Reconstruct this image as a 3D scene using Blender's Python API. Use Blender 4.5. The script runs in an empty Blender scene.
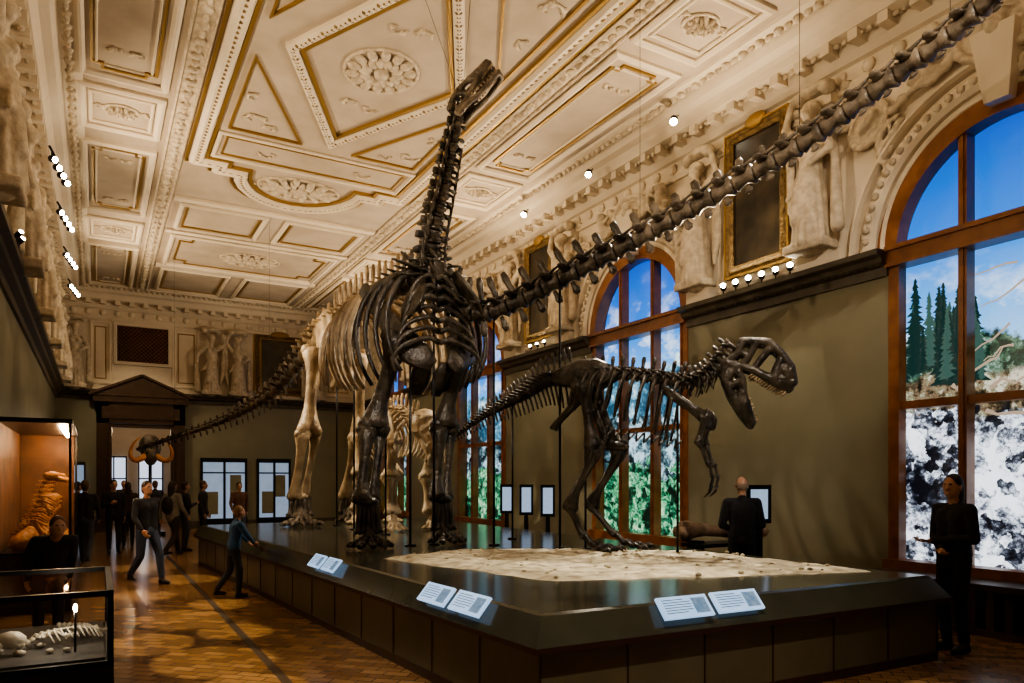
import bpy, math, random
import numpy as np
from mathutils import Vector, Matrix
random.seed(7)
V=Vector
S=bpy.context.scene
COL=S.collection
try:
    S.view_settings.view_transform='AgX'; S.view_settings.look='AgX - Medium High Contrast'; S.view_settings.exposure=.42
except Exception as e: print(e)

# ------------------------------------------------------------ materials
def mat(name, col, rough=.6, metal=0, emit=None, es=0, var=None, scale=8, bump=0, bscale=30, spec=.5, detail=4):
    m=bpy.data.materials.new(name); m.use_nodes=True
    nt=m.node_tree; b=nt.nodes['Principled BSDF']
    b.inputs['Base Color'].default_value=(*col,1)
    b.inputs['Roughness'].default_value=rough
    b.inputs['Metallic'].default_value=metal
    b.inputs['Specular IOR Level'].default_value=spec
    if emit: 
        b.inputs['Emission Color'].default_value=(*emit,1); b.inputs['Emission Strength'].default_value=es
    tc=nt.nodes.new('ShaderNodeTexCoord')
    if var:
        n=nt.nodes.new('ShaderNodeTexNoise'); n.inputs['Scale'].default_value=scale; n.inputs['Detail'].default_value=detail
        r=nt.nodes.new('ShaderNodeValToRGB')
        r.color_ramp.elements[0].position=.35; r.color_ramp.elements[1].position=.68
        r.color_ramp.elements[0].color=(*col,1); r.color_ramp.elements[1].color=(*var,1)
        nt.links.new(tc.outputs['Object'],n.inputs['Vector']); nt.links.new(n.outputs['Fac'],r.inputs['Fac'])
        nt.links.new(r.outputs['Color'],b.inputs['Base Color'])
    if bump:
        n2=nt.nodes.new('ShaderNodeTexNoise'); n2.inputs['Scale'].default_value=bscale; n2.inputs['Detail'].default_value=5
        bp=nt.nodes.new('ShaderNodeBump'); bp.inputs['Strength'].default_value=bump; bp.inputs['Distance'].default_value=.03
        nt.links.new(tc.outputs['Object'],n2.inputs['Vector']); nt.links.new(n2.outputs['Fac'],bp.inputs['Height'])
        nt.links.new(bp.outputs['Normal'],b.inputs['Normal'])
    return m

M={}
M['stucco']=mat('stucco_cream',(.66,.575,.45),.7,var=(.75,.665,.53),scale=1.2,bump=.15,bscale=12)
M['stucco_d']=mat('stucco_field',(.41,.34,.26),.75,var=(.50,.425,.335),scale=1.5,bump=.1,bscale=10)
M['orn']=mat('stucco_ornament',(.46,.385,.285),.65,var=(.68,.595,.46),scale=10,bump=1.0,bscale=9)
M['gold']=mat('gilding',(.38,.24,.07),.42,.7,bump=.3,bscale=60)
M['dgold']=mat('old_gilding',(.13,.08,.03),.45,.5,var=(.30,.20,.08),scale=14,bump=.8,bscale=30)
M['olive']=mat('olive_paint',(.19,.18,.12),.5,var=(.23,.215,.145),scale=1.3,bump=.05,bscale=40)
M['ledge']=mat('dark_stone',(.055,.045,.032),.4,var=(.09,.075,.05),scale=6)
M['wood']=mat('window_wood',(.19,.065,.016),.35,var=(.28,.11,.03),scale=5)
M['dwood']=mat('dark_portal_wood',(.035,.018,.009),.35,var=(.055,.03,.015),scale=6)
M['bone']=mat('dark_bone',(.014,.011,.008),.33,var=(.085,.068,.050),scale=6,bump=.55,bscale=20,detail=7)
M['bone2']=mat('pale_brown_bone',(.19,.135,.075),.42,var=(.50,.38,.235),scale=4,bump=.5,bscale=22)
M['bone3']=mat('mid_bone',(.055,.042,.030),.40,var=(.24,.195,.145),scale=6,bump=.5,bscale=22)
M['white']=mat('pale_bone',(.62,.56,.46),.5,var=(.8,.74,.62),scale=9,bump=.3,bscale=25)
M['iron']=mat('black_steel',(.015,.015,.016),.35,.6)
M['deck']=mat('deck_lacquer',(.042,.043,.032),.16,var=(.056,.056,.042),scale=3)
M['side']=mat('plinth_panel',(.095,.085,.052),.33,var=(.12,.108,.068),scale=3)
M['seam']=mat('plinth_trim',(.035,.013,.008),.4)
M['sand']=mat('sand_bed',(.30,.25,.17),.95,var=(.72,.66,.50),scale=6,bump=1,bscale=14,detail=8)
M['lamp']=mat('lamp_glow',(1,1,1),.5,emit=(1,.86,.62),es=80)
M['screen']=mat('screen_face',(.1,.11,.13),.2,emit=(.50,.66,.9),es=.5,var=(.05,.06,.08),scale=14)
M['glowwhite']=mat('backlit_white',(.2,.25,.3),.4,emit=(.42,.55,.75),es=.38,var=(.10,.14,.2),scale=2)
M['daylight']=mat('daylight_pane',(.3,.35,.4),.4,emit=(.70,.80,1),es=.8)
M['caseback']=mat('case_lining',(.20,.085,.03),.6,var=(.07,.03,.012),scale=2.5)
M['tray']=mat('case_tray',(.10,.095,.09),.7,var=(.05,.048,.045),scale=8)
M['skin']=mat('skin',(.48,.27,.18),.5)
M['canvas']=mat('old_painting',(.008,.007,.005),.3,var=(.055,.038,.02),scale=2.6,detail=7)
def glassmat():
    m=bpy.data.materials.new('clear_glass'); m.use_nodes=True; nt=m.node_tree
    nt.nodes.remove(nt.nodes['Principled BSDF'])
    t=nt.nodes.new('ShaderNodeBsdfTransparent'); g=nt.nodes.new('ShaderNodeBsdfGlossy'); g.inputs['Roughness'].default_value=.03
    x=nt.nodes.new('ShaderNodeMixShader'); x.inputs[0].default_value=.07
    nt.links.new(t.outputs[0],x.inputs[1]); nt.links.new(g.outputs[0],x.inputs[2])
    nt.links.new(x.outputs[0],nt.nodes['Material Output'].inputs[0]); return m
M['glass']=glassmat()
def parquet():
    m=bpy.data.materials.new('parquet'); m.use_nodes=True; nt=m.node_tree; b=nt.nodes['Principled BSDF']
    tc=nt.nodes.new('ShaderNodeTexCoord'); mp=nt.nodes.new('ShaderNodeMapping'); mp.inputs['Rotation'].default_value=(0,0,math.radians(45))
    br=nt.nodes.new('ShaderNodeTexBrick'); br.inputs['Scale'].default_value=2.2
    br.inputs['Color1'].default_value=(.19,.095,.036,1); br.inputs['Color2'].default_value=(.36,.205,.09,1); br.inputs['Mortar'].default_value=(.05,.024,.01,1)
    br.inputs['Mortar Size'].default_value=.012
    nt.links.new(tc.outputs['Object'],mp.inputs[0]); nt.links.new(mp.outputs[0],br.inputs['Vector'])
    nt.links.new(br.outputs['Color'],b.inputs['Base Color'])
    b.inputs['Roughness'].default_value=.21
    return m
M['parquet']=parquet()

def mural(name, kind):
    m=bpy.data.materials.new(name); m.use_nodes=True; nt=m.node_tree; L=nt.links
    b=nt.nodes['Principled BSDF']; b.inputs['Roughness'].default_value=.3; b.inputs['Base Color'].default_value=(.02,.02,.02,1)
    g=nt.nodes.new('ShaderNodeNewGeometry'); sp=nt.nodes.new('ShaderNodeSeparateXYZ'); L.new(g.outputs['Position'],sp.inputs[0])
    def noise(sc,det=6,rough=.6,dist=0,zs=1,off=0):
        n=nt.nodes.new('ShaderNodeTexNoise'); n.inputs['Scale'].default_value=sc; n.inputs['Detail'].default_value=det; n.inputs['Roughness'].default_value=rough
        n.inputs['Distortion'].default_value=dist
        mp=nt.nodes.new('ShaderNodeMapping'); mp.inputs['Scale'].default_value=(1,1,zs); mp.inputs['Location'].default_value=(off,off,0); L.new(g.outputs['Position'],mp.inputs[0])
        L.new(mp.outputs[0],n.inputs['Vector']); return n.outputs['Fac']
    def ramp(src,els):
        r=nt.nodes.new('ShaderNodeValToRGB'); cr=r.color_ramp
        while len(cr.elements)<len(els): cr.elements.new(.5)
        for e,(p,c) in zip(cr.elements,els): e.position=p; e.color=(*c,1)
        L.new(src,r.inputs['Fac']); return r.outputs['Color']
    def math_(op,a,bv):
        n=nt.nodes.new('ShaderNodeMath'); n.operation=op
        for i,x in enumerate((a,bv)):
            if isinstance(x,(int,float)): n.inputs[i].default_value=x
            else: L.new(x,n.inputs[i])
        return n.outputs[0]
    def mix(f,a,c,mode='MIX'):
        n=nt.nodes.new('ShaderNodeMix'); n.data_type='RGBA'; n.blend_type=mode
        if isinstance(f,(int,float)): n.inputs[0].default_value=f
        else: L.new(f,n.inputs[0])
        L.new(a,n.inputs[6]); L.new(c,n.inputs[7]); return n.outputs[2]
    z=sp.outputs['Z']
    def above(z0,amp,sc,soft=.03,det=8,off=0):
        e=math_('ADD',z,math_('MULTIPLY',math_('SUBTRACT',noise(sc,det,.65,0,1,off),.5),amp))
        n=nt.nodes.new('ShaderNodeMapRange'); L.new(e,n.inputs[0]); n.inputs[1].default_value=z0-soft; n.inputs[2].default_value=z0+soft
        return n.outputs[0]
    zn=nt.nodes.new('ShaderNodeMapRange'); L.new(z,zn.inputs[0]); zn.inputs[1].default_value=2.9; zn.inputs[2].default_value=6.0
    sky=ramp(zn.outputs[0],[(0,(.34,.60,.82)),(.35,(.08,.32,.74)),(.6,(.012,.16,.60)),(1,(.003,.07,.42))])
    cl=nt.nodes.new('ShaderNodeValToRGB'); cl.color_ramp.elements[0].position=.50; cl.color_ramp.elements[1].position=.64
    L.new(noise(1.1,9,.62,0,1.6,4),cl.inputs['Fac'])
    wh=nt.nodes.new('ShaderNodeRGB'); wh.outputs[0].default_value=(.75,.86,.95,1)
    cm=nt.nodes.new('ShaderNodeMath'); cm.operation='MULTIPLY'; L.new(cl.outputs['Color'],cm.inputs[0])
    lo=nt.nodes.new('ShaderNodeMapRange'); L.new(z,lo.inputs[0]); lo.inputs[1].default_value=5.8 if kind==2 else 4.7; lo.inputs[2].default_value=4.2 if kind==2 else 3.6
    L.new(lo.outputs[0],cm.inputs[1])
    sky=mix(cm.outputs[0],sky,wh.outputs[0])
    def tex(els,big,small,a=.35,off=0,cell=.10,cs=6):
        # large light/dark masses + fine grain + faceted cells
        v=nt.nodes.new('ShaderNodeTexVoronoi'); v.inputs['Scale'].default_value=cs
        nn=nt.nodes.new('ShaderNodeTexNoise'); nn.inputs['Scale'].default_value=5; nn.inputs['Detail'].default_value=6
        L.new(g.outputs['Position'],nn.inputs['Vector']); sc_=nt.nodes.new('ShaderNodeVectorMath'); sc_.operation='SCALE'; sc_.inputs['Scale'].default_value=.35; L.new(nn.outputs['Color'],sc_.inputs[0])
        ad=nt.nodes.new('ShaderNodeVectorMath'); L.new(g.outputs['Position'],ad.inputs[0]); L.new(sc_.outputs[0],ad.inputs[1]); L.new(ad.outputs[0],v.inputs['Vector'])
        sx=nt.nodes.new('ShaderNodeSeparateColor'); L.new(v.outputs['Color'],sx.inputs[0])
        f=math_('ADD',math_('MULTIPLY',noise(big,4,.5,.3,1,off),a),math_('MULTIPLY',noise(small,15,.85,.1,1.2,off),1-a))
        f=math_('ADD',f,math_('MULTIPLY',math_('SUBTRACT',sx.outputs[0],.5),cell)); return ramp(f,els)
    if kind==1:
        rock=tex([(.44,(.003,.004,.007)),(.475,(.025,.03,.045)),(.50,(.12,.14,.18)),(.52,(.42,.47,.55)),(.57,(.85,.9,.97))],1.6,7,.4,0,.12,7)
        brush=tex([(.43,(.010,.009,.006)),(.47,(.07,.055,.03)),(.50,(.26,.16,.11)),(.52,(.05,.10,.03)),(.56,(.50,.45,.36))],2.5,9,.35,3,.10,9)
        hill=tex([(.43,(.004,.016,.012)),(.48,(.018,.055,.032)),(.52,(.07,.14,.09)),(.57,(.28,.36,.33))],2.5,10,.3,7,.10,10)
        c=mix(above(2.55,1.3,1.2),rock,brush); c=mix(above(3.0,.8,1.3,.04,8,5),c,hill); c=mix(above(3.5,1.2,1.1,.04,10,9),c,sky)
    else:
        green=tex([(.43,(.001,.006,.004)),(.475,(.006,.045,.022)),(.51,(.025,.18,.09)),(.54,(.12,.38,.21)),(.60,(.42,.62,.38))],2.2,7,.4,0,.12,8)
        rock=tex([(.43,(.002,.004,.006)),(.48,(.012,.03,.04)),(.52,(.07,.14,.17)),(.57,(.42,.58,.66))],1.8,7,.4,3,.12,6)
        mt=tex([(.43,(.01,.04,.07)),(.48,(.04,.13,.21)),(.53,(.15,.34,.46)),(.58,(.6,.78,.85))],1.6,5,.4,5,.10,4)
        c=mix(above(1.9,1.6,1.2),green,rock); c=mix(above(2.9,1.3,.9,.04,8,5),c,mt); c=mix(above(3.9,1.8,.8,.04,10,9),c,sky)
    L.new(c,b.inputs['Emission Color']); b.inputs['Emission Strength'].default_value=1.3
    return m
M['mural1']=mural('backlit_coast_photo',1); M['mural2']=mural('backlit_jungle_photo',2)
M['treeprint']=mat('tree_print',(.01,.02,.015),.5,emit=(.008,.024,.022),es=1.2)
M['treeprint2']=mat('tree_print_light',(.01,.02,.015),.5,emit=(.035,.075,.062),es=1.2)
M['branchprint']=mat('branch_print',(.3,.28,.25),.5,emit=(.40,.30,.22),es=.9)
M['leafprint']=mat('leaf_print',(.05,.2,.05),.5,emit=(.03,.20,.09),es=1.1)
M['leafprint2']=mat('leaf_print_light',(.05,.2,.05),.5,emit=(.18,.45,.27),es=1.1)

# ------------------------------------------------------------ mesh builder
class MB:
    def __init__(s): s.v=[]; s.f=[]; s.m=[]; s.sm=[]
    def add(s,vs,fs,mi=0,smooth=False):
        o=len(s.v); s.v+= [tuple(x) for x in vs]; s.f+=[tuple(o+i for i in f) for f in fs]; s.m+=[mi]*len(fs); s.sm+=[smooth]*len(fs)
    def box(s,lo,hi,mi=0):
        x0,y0,z0=lo;x1,y1,z1=hi
        s.add([(x0,y0,z0),(x1,y0,z0),(x1,y1,z0),(x0,y1,z0),(x0,y0,z1),(x1,y0,z1),(x1,y1,z1),(x0,y1,z1)],
          [(0,3,2,1),(4,5,6,7),(0,1,5,4),(1,2,6,5),(2,3,7,6),(3,0,4,7)],mi)
    def obox(s,p0,p1,wd,w0,w1,t0,t1,mi=0):
        p0=V(p0);p1=V(p1);d=(p1-p0).normalized();wd=V(wd);wd=(wd-d*wd.dot(d)).normalized();n=d.cross(wd)
        vs=[p0-wd*w0-n*t0,p0+wd*w0-n*t0,p0+wd*w0+n*t0,p0-wd*w0+n*t0,p1-wd*w1-n*t1,p1+wd*w1-n*t1,p1+wd*w1+n*t1,p1-wd*w1+n*t1]
        s.add(vs,[(0,3,2,1),(4,5,6,7),(0,1,5,4),(1,2,6,5),(2,3,7,6),(3,0,4,7)],mi)
    def plate(s,p0,p1,wd,ws,ts,mi=0,bend=0):
        p0=V(p0);p1=V(p1);d=(p1-p0).normalized();wd=V(wd);wd=(wd-d*wd.dot(d)).normalized();n=d.cross(wd);k=len(ws);vs=[];m=10
        for i in range(k):
            t=i/(k-1); c=p0.lerp(p1,t)+n*bend*math.sin(math.pi*t)
            for j in range(m):
                a=2*math.pi*j/m; vs.append(c+wd*math.cos(a)*ws[i]+n*math.sin(a)*ts[i])
        fs=[(i*m+j,i*m+(j+1)%m,(i+1)*m+(j+1)%m,(i+1)*m+j) for i in range(k-1) for j in range(m)]
        fs+=[tuple(range(m-1,-1,-1)),tuple((k-1)*m+j for j in range(m))]
        s.add(vs,fs,mi,True)
    def tube(s,pts,rad,n=8,mi=0,flat=1,closed=False):
        pts=[V(p) for p in pts]; 
        if isinstance(rad,(int,float)): rad=[rad]*len(pts)
        k=len(pts); T=[(pts[min(i+1,k-1)]-pts[max(i-1,0)]).normalized() for i in range(k)]
        if closed: T=[(pts[(i+1)%k]-pts[i-1]).normalized() for i in range(k)]
        a=V((0,0,1)) if abs(T[0].z)<.9 else V((1,0,0)); u=(a-T[0]*a.dot(T[0])).normalized()
        vs=[]
        for i in range(k):
            u=(u-T[i]*u.dot(T[i])).normalized(); w=T[i].cross(u)
            for j in range(n):
                an=2*math.pi*j/n; vs.append(pts[i]+u*math.cos(an)*rad[i]+w*math.sin(an)*rad[i]*flat)
        fs=[]
        for i in range(k if closed else k-1):
            i2=(i+1)%k
            for j in range(n): fs.append((i*n+j,i*n+(j+1)%n,i2*n+(j+1)%n,i2*n+j))
        if not closed:
            fs.append(tuple(range(n-1,-1,-1))); fs.append(tuple((k-1)*n+j for j in range(n)))
        s.add(vs,fs,mi,True)
    def bone(s,p0,p1,r,k=1.8,n=10,mi=0):
        p0=V(p0);p1=V(p1); d=(p1-p0); L=d.length; 
        a=V((1,0,0)) if abs(d.normalized().x)<.7 else V((0,1,0)); w=d.cross(a).normalized()
        ts=[0,.03,.09,.18,.3,.5,.7,.82,.91,.97,1]; rs=[.6*k,.98*k,k,.78*k,1.05,.92,1.0,.76*k,.98*k,k,.6*k]
        s.tube([p0.lerp(p1,t)+w*r*.35*math.sin(math.pi*2*t) for t in ts],[r*q for q in rs],n,mi,.8)
        u=d.cross(w).normalized()
        for t,sg in ((.03,1),(.03,-1),(.97,1),(.97,-1)): s.ell(p0.lerp(p1,t)+u*sg*r*k*.55,(r*k*.62,)*3,8,mi)
    def ell(s,c,r,n=12,mi=0,rot=None):
        c=V(c); vs=[];m=n//2
        if isinstance(r,(int,float)): r=(r,r,r)
        for i in range(m+1):
            th=math.pi*i/m
            for j in range(n):
                ph=2*math.pi*j/n; p=V((r[0]*math.sin(th)*math.cos(ph),r[1]*math.sin(th)*math.sin(ph),r[2]*math.cos(th)))
                if rot: p=rot@p
                vs.append(c+p)
        fs=[(i*n+j,(i+1)*n+j,(i+1)*n+(j+1)%n,i*n+(j+1)%n) for i in range(m) for j in range(n)]
        s.add(vs,fs,mi,True)
    def capsule(s,p0,p1,r0,r1,n=12,mi=0):
        p0=V(p0);p1=V(p1); d=(p1-p0); 
        if d.length<1e-5: return s.ell(p0,r0,n,mi)
        d.normalize(); pts=[];rs=[]
        for a in (85,60,30,0): pts.append(p0-d*r0*math.sin(math.radians(a))); rs.append(max(r0*math.cos(math.radians(a)),.0005))
        for a in (0,30,60,85): pts.append(p1+d*r1*math.sin(math.radians(a))); rs.append(max(r1*math.cos(math.radians(a)),.0005))
        s.tube(pts,rs,n,mi)
    def sweep(s,pts,prof,side,mi=0,closed=False):
        up=V(side); pts=[V(p) for p in pts]; k=len(pts); vs=[]; n=len(prof)
        for i in range(k):
            if closed: a=pts[i-1];b=pts[(i+1)%k]
            else: a=pts[max(i-1,0)];b=pts[min(i+1,k-1)]
            d1=(pts[i]-a).normalized() if (pts[i]-a).length>1e-6 else None; d2=(b-pts[i]).normalized() if (b-pts[i]).length>1e-6 else None
            if d1 is None:d1=d2
            if d2 is None:d2=d1
            n1=up.cross(d1).normalized(); n2=up.cross(d2).normalized(); nn=(n1+n2)
            nn=nn.normalized() if nn.length>1e-4 else n1
            q=1/max(.35,nn.dot(n1))
            for (o,h) in prof: vs.append(pts[i]+nn*o*q+up*h)
        fs=[]
        for i in range(k if closed else k-1):
            i2=(i+1)%k
            for j in range(n-1): fs.append((i*n+j,i*n+j+1,i2*n+j+1,i2*n+j))
        s.add(vs,fs,mi)
    def quad(s,a,b,c,d,mi=0): s.add([a,b,c,d],[(0,1,2,3)],mi)
    def build(s,name,mats,parent=None):
        me=bpy.data.meshes.new(name); me.from_pydata(s.v,[],s.f); me.update()
        for m in mats: me.materials.append(M[m] if isinstance(m,str) else m)
        me.polygons.foreach_set('material_index',s.m); me.polygons.foreach_set('use_smooth',s.sm)
        o=bpy.data.objects.new(name,me); COL.objects.link(o)
        if parent: o.parent=parent
        return o

def remesh(mb,name,vox,smooth=2):
    me=bpy.data.meshes.new(name+'_src'); me.from_pydata(mb.v,[],mb.f); me.update()
    o=bpy.data.objects.new(name+'_src',me); COL.objects.link(o)
    r=o.modifiers.new('r','REMESH'); r.mode='VOXEL'; r.voxel_size=vox
    sm=o.modifiers.new('s','SMOOTH'); sm.iterations=smooth; sm.factor=.5
    dg=bpy.context.evaluated_depsgraph_get(); dg.update()
    new=bpy.data.meshes.new_from_object(o.evaluated_get(dg)); new.name=name
    bpy.data.objects.remove(o); 
    new.polygons.foreach_set('use_smooth',[True]*len(new.polygons))
    return new

def catmull(P,n):
    P=[V(p) for p in P]; P=[P[0]*2-P[1]]+P+[P[-1]*2-P[-2]]; out=[]
    segs=len(P)-3
    dense=[]
    for i in range(segs):
        a,b,c,d=P[i:i+4]
        for j in range(20):
            t=j/20; dense.append(.5*((2*b)+(c-a)*t+(2*a-5*b+4*c-d)*t*t+(-a+3*b-3*c+d)*t**3))
    dense.append(P[-2])
    L=[0]
    for i in range(1,len(dense)): L.append(L[-1]+(dense[i]-dense[i-1]).length)
    for i in range(n):
        t=L[-1]*i/(n-1); j=0
        while j<len(L)-2 and L[j+1]<t: j+=1
        f=(t-L[j])/max(1e-9,L[j+1]-L[j]); out.append(dense[j].lerp(dense[j+1],f))
    return out

# ------------------------------------------------------------ room
XL,XR,YB,YF,ZC=-1.15,9.0,27.5,-4.0,8.0
WC=[-2.2,4.3,10.8,17.3,23.8]; HW=1.4; SP=4.65; SILL=.62
b=MB(); b.quad((XL-.3,YF-.3,0),(XR+.6,YF-.3,0),(XR+.6,YB+6,0),(XL-.3,YB+6,0))
for x0,x1 in ((-.35,-.27),(1.35,1.43)): b.box((x0,YF,.0),(x1,YB,.003),1)
b.build('floor',['parquet','dwood'])
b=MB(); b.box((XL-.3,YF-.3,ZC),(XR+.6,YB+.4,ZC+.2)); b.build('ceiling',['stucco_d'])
b=MB(); prev=YF
def rw(y0,y1,z0,z1,mi): b.quad((XR,y0,z0),(XR,y0,z1),(XR,y1,z1),(XR,y1,z0),mi)
for c in WC+[None]:
    e=(c-HW) if c is not None else YB
    rw(prev,e,0,SP,0); rw(prev,e,SP,ZC,1)
    if c is None: break
    rw(c-HW,c+HW,0,SILL,2)
    N=24
    for i in range(N):
        a0=math.pi*i/N;a1=math.pi*(i+1)/N
        y0,z0=c-HW*math.cos(a0),SP+HW*math.sin(a0); y1,z1=c-HW*math.cos(a1),SP+HW*math.sin(a1)
        b.quad((XR,y0,z0),(XR,y0,ZC),(XR,y1,ZC),(XR,y1,z1),1)
        b.quad((XR,y0,z0),(XR,y1,z1),(XR+.4,y1,z1),(XR+.4,y0,z0),2)
    for yy in (c-HW,c+HW): b.quad((XR,yy,SILL),(XR,yy,SP),(XR+.4,yy,SP),(XR+.4,yy,SILL),2)
    b.quad((XR,c-HW,SILL),(XR,c+HW,SILL),(XR+.4,c+HW,SILL),(XR+.4,c-HW,SILL),2)
    prev=c+HW
b.build('wall_right',['olive','stucco','wood'])
b=MB(); b.quad((XL,YF,0),(XL,YB,0),(XL,YB,SP),(XL,YF,SP),0); b.quad((XL,YF,SP),(XL,YB,SP),(XL,YB,ZC),(XL,YF,ZC),1); b.build('wall_left',['olive','stucco'])
b=MB(); b.quad((XL,YF,0),(XR,YF,0),(XR,YF,SP),(XL,YF,SP),0); b.quad((XL,YF,SP),(XR,YF,SP),(XR,YF,ZC),(XL,YF,ZC),1); b.build('wall_front',['olive','stucco'])
DX0,DX1,DZ=.4,2.25,3.55
b=MB()
for x0,x1,z0,z1,mi in ((XL,DX0,0,SP,0),(DX1,XR,0,SP,0),(DX0,DX1,DZ,SP,0),(XL,XR,SP,ZC,1)):
    b.quad((x0,YB,z0),(x1,YB,z0),(x1,YB,z1),(x0,YB,z1),mi)
b.build('wall_back',['olive','stucco'])
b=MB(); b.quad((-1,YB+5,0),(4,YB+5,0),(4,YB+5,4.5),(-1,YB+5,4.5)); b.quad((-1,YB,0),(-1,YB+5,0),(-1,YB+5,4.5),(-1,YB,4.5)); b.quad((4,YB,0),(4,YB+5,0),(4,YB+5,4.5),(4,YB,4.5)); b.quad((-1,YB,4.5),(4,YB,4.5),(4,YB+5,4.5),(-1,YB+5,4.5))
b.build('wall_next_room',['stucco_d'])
b=MB()
for x in (.2,1.5,2.8):
    b.box((x,YB+4.9,.9),(x+.8,YB+4.95,2.6),0)
    for q in (x-.05,x+.37,x+.8): b.box((q,YB+4.85,.85),(q+.05,YB+4.92,2.65),1)
    b.box((x-.05,YB+4.85,1.75),(x+.85,YB+4.92,1.8),1); b.box((x-.05,YB+4.85,2.6),(x+.85,YB+4.92,2.66),1)
b.build('window_6',['daylight','iron'])
# ---- windows
def conifer(b,x,y,z0,h,w,mi):
    b.add([(x,y-w*.05,z0),(x,y+w*.05,z0),(x,y,z0+h)],[(0,1,2)],mi)
    n=int(h/.035)
    for q in range(n):
        t=q/n; ww=w*(1-t)**.7*random.uniform(.5,1.15)+.012; zb=z0+.04+h*.97*t
        for sg in (-1,1):
            w2=ww*random.uniform(.7,1.1); dr=random.uniform(-.03,.05)
            b.add([(x,y,zb-.02),(x,y+sg*w2,zb-dr),(x,y+sg*w2*.5,zb+.03),(x,y,zb+.05)],[(0,1,2,3)],mi)
for wi,c in enumerate(WC):
    b=MB(); X0,X1=XR-.02,XR+.16; W=.13
    b.box((X0,c-HW,SILL),(X1,c-HW+W,SP),0); b.box((X0,c+HW-W,SILL),(X1,c+HW,SP),0)
    for yy in (c-HW+W,c+HW-W-.03): b.box((X0-.03,yy,SILL),(X0+.1,yy+.03,SP),0)
    b.box((X0-.1,c-HW-.02,SILL-.12),(X1,c+HW+.02,SILL+.06),0)
    b.box((X0-.06,c-HW,SP-.14),(X1,c+HW,SP+.08),0); b.box((X0-.1,c-HW,SP+.03),(X1,c+HW,SP+.09),0); b.box((X0-.09,c-HW,SP-.18),(X1,c+HW,SP-.14),0)
    b.box((X0+.02,c-HW,2.62),(X1,c+HW,2.72),0)
    for m_ in (-.47,.47):
        top=SP+math.sqrt((HW-.1)**2-m_**2)
        b.box((X0,c+m_-.05,SILL),(X1,c+m_+.05,top),0); b.box((X0-.02,c+m_-.02,SILL),(X0,c+m_+.02,top),0)
    for k in range(3):
        ya=c-HW+.16+k*.93; b.box((X0-.02,ya,.12),(X0+.02,ya+.75,SILL-.2),0)
    arc=[(X0,c-(HW)*math.cos(math.pi*i/32),SP+HW*math.sin(math.pi*i/32)) for i in range(33)]
    b.sweep(arc,[(0,0),(0,-.04),(.13,-.04),(.13,.18),(0,.18)],(1,0,0),0)
    b.sweep(arc,[(0,0),(0,-.04),(-.13,-.04),(-.13,.18),(0,.18)],(1,0,0),0)
    N=32
    vs=[(XR+.3,c-HW,SILL),(XR+.3,c+HW,SILL)]+[(XR+.3,c+HW*math.cos(math.pi*i/N),SP+HW*math.sin(math.pi*i/N)) for i in range(N+1)]
    b.add(vs,[tuple(range(len(vs)))],1)
    if wi in (0,1):
        random.seed(3)
        for k in range(34):
            yy=c+.40+random.random()*.98; h=random.uniform(.40,1.05) if k>5 else random.uniform(.95,1.3); conifer(b,XR+.290-.0004*k,yy,3.1+random.uniform(-.25,.1),h,h*random.uniform(.11,.18),2 if k%3 else 4)
        for k in range(6): conifer(b,XR+.285-.0004*k,c-1.2+random.random()*1.0,3.1,random.uniform(.3,.6),.08,2)
        for k in range(9):
            y0=c+1.3-random.random()*2.2; z0=random.uniform(2.3,3.0); P=[V((XR+.27,y0,z0))]
            for j in range(7): P.append(P[-1]+V((0,-random.uniform(.06,.2),random.uniform(-.12,.18))))
            b.tube(P,[(.028-.003*j)*random.uniform(.6,1.2) for j in range(8)],5,3,.3)
        for k in range(9):
            y0=c-1.2+random.random()*1.3; z0=3.2+random.random()*1.1; P=[V((XR+.275,y0,z0))]
            for j in range(5): P.append(P[-1]+V((0,random.uniform(.05,.15),random.uniform(-.1,.02))))
            b.tube(P,[.016-.002*j for j in range(6)],5,3,.3)
    else:
        random.seed(wi)
        for k in range(34):
            y0=c+random.uniform(-1.2,1.2); z0=random.uniform(.75,2.0); a=random.uniform(.2,2.9)
            for f in range(5):
                aa=a+(f-2)*.35; L_=random.uniform(.12,.30); d=V((0,math.cos(aa),math.sin(aa))); n_=V((0,-d.z,d.y)); p=V((XR+.29-.0006*k,y0,z0))
                if abs(y0+d.y*L_-c)>HW-.02: continue
                b.add([p,p+d*L_*.5+n_*.018,p+d*L_-V((0,0,.03)),p+d*L_*.5-n_*.018],[(0,1,2,3)],2 if (k+f)%3 else 4)
    b.build('window_%d'%(wi+1),['wood','mural1' if wi<2 else 'mural2','treeprint' if wi<2 else 'leafprint','branchprint','treeprint2' if wi<2 else 'leafprint2'])
b=MB()
for c in WC:
    for r,w,h in ((HW+.06,.10,.07),(HW+.26,.22,.12),(HW+.46,.06,.16)):
        arc=[(XR,c-r*math.cos(math.pi*i/40),SP+.08+r*math.sin(math.pi*i/40)) for i in range(41)]
        b.sweep(arc,[(-w/2,0),(-w/2,-h*.6),(-w/4,-h),(w/4,-h),(w/2,-h*.6),(w/2,0)],(1,0,0),0)
    b.obox((XR-.12,c,SP+HW-.05),(XR-.16,c,SP+HW+.75),(0,1,0),.13,.24,.1,.16,0)
b.build('trim_1',['stucco'])
def ledge(b,pts,closed=False):
    b.sweep(pts,[(0,-.22),(.05,-.22),(.06,-.1),(.16,-.06),(.18,0),(.27,.03),(.28,.1),(0,.12)],(0,0,1),0,closed)
b=MB(); edges=[YF]+sum([[c-HW-.0,c+HW+.0] for c in WC],[])+[YB]
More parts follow.
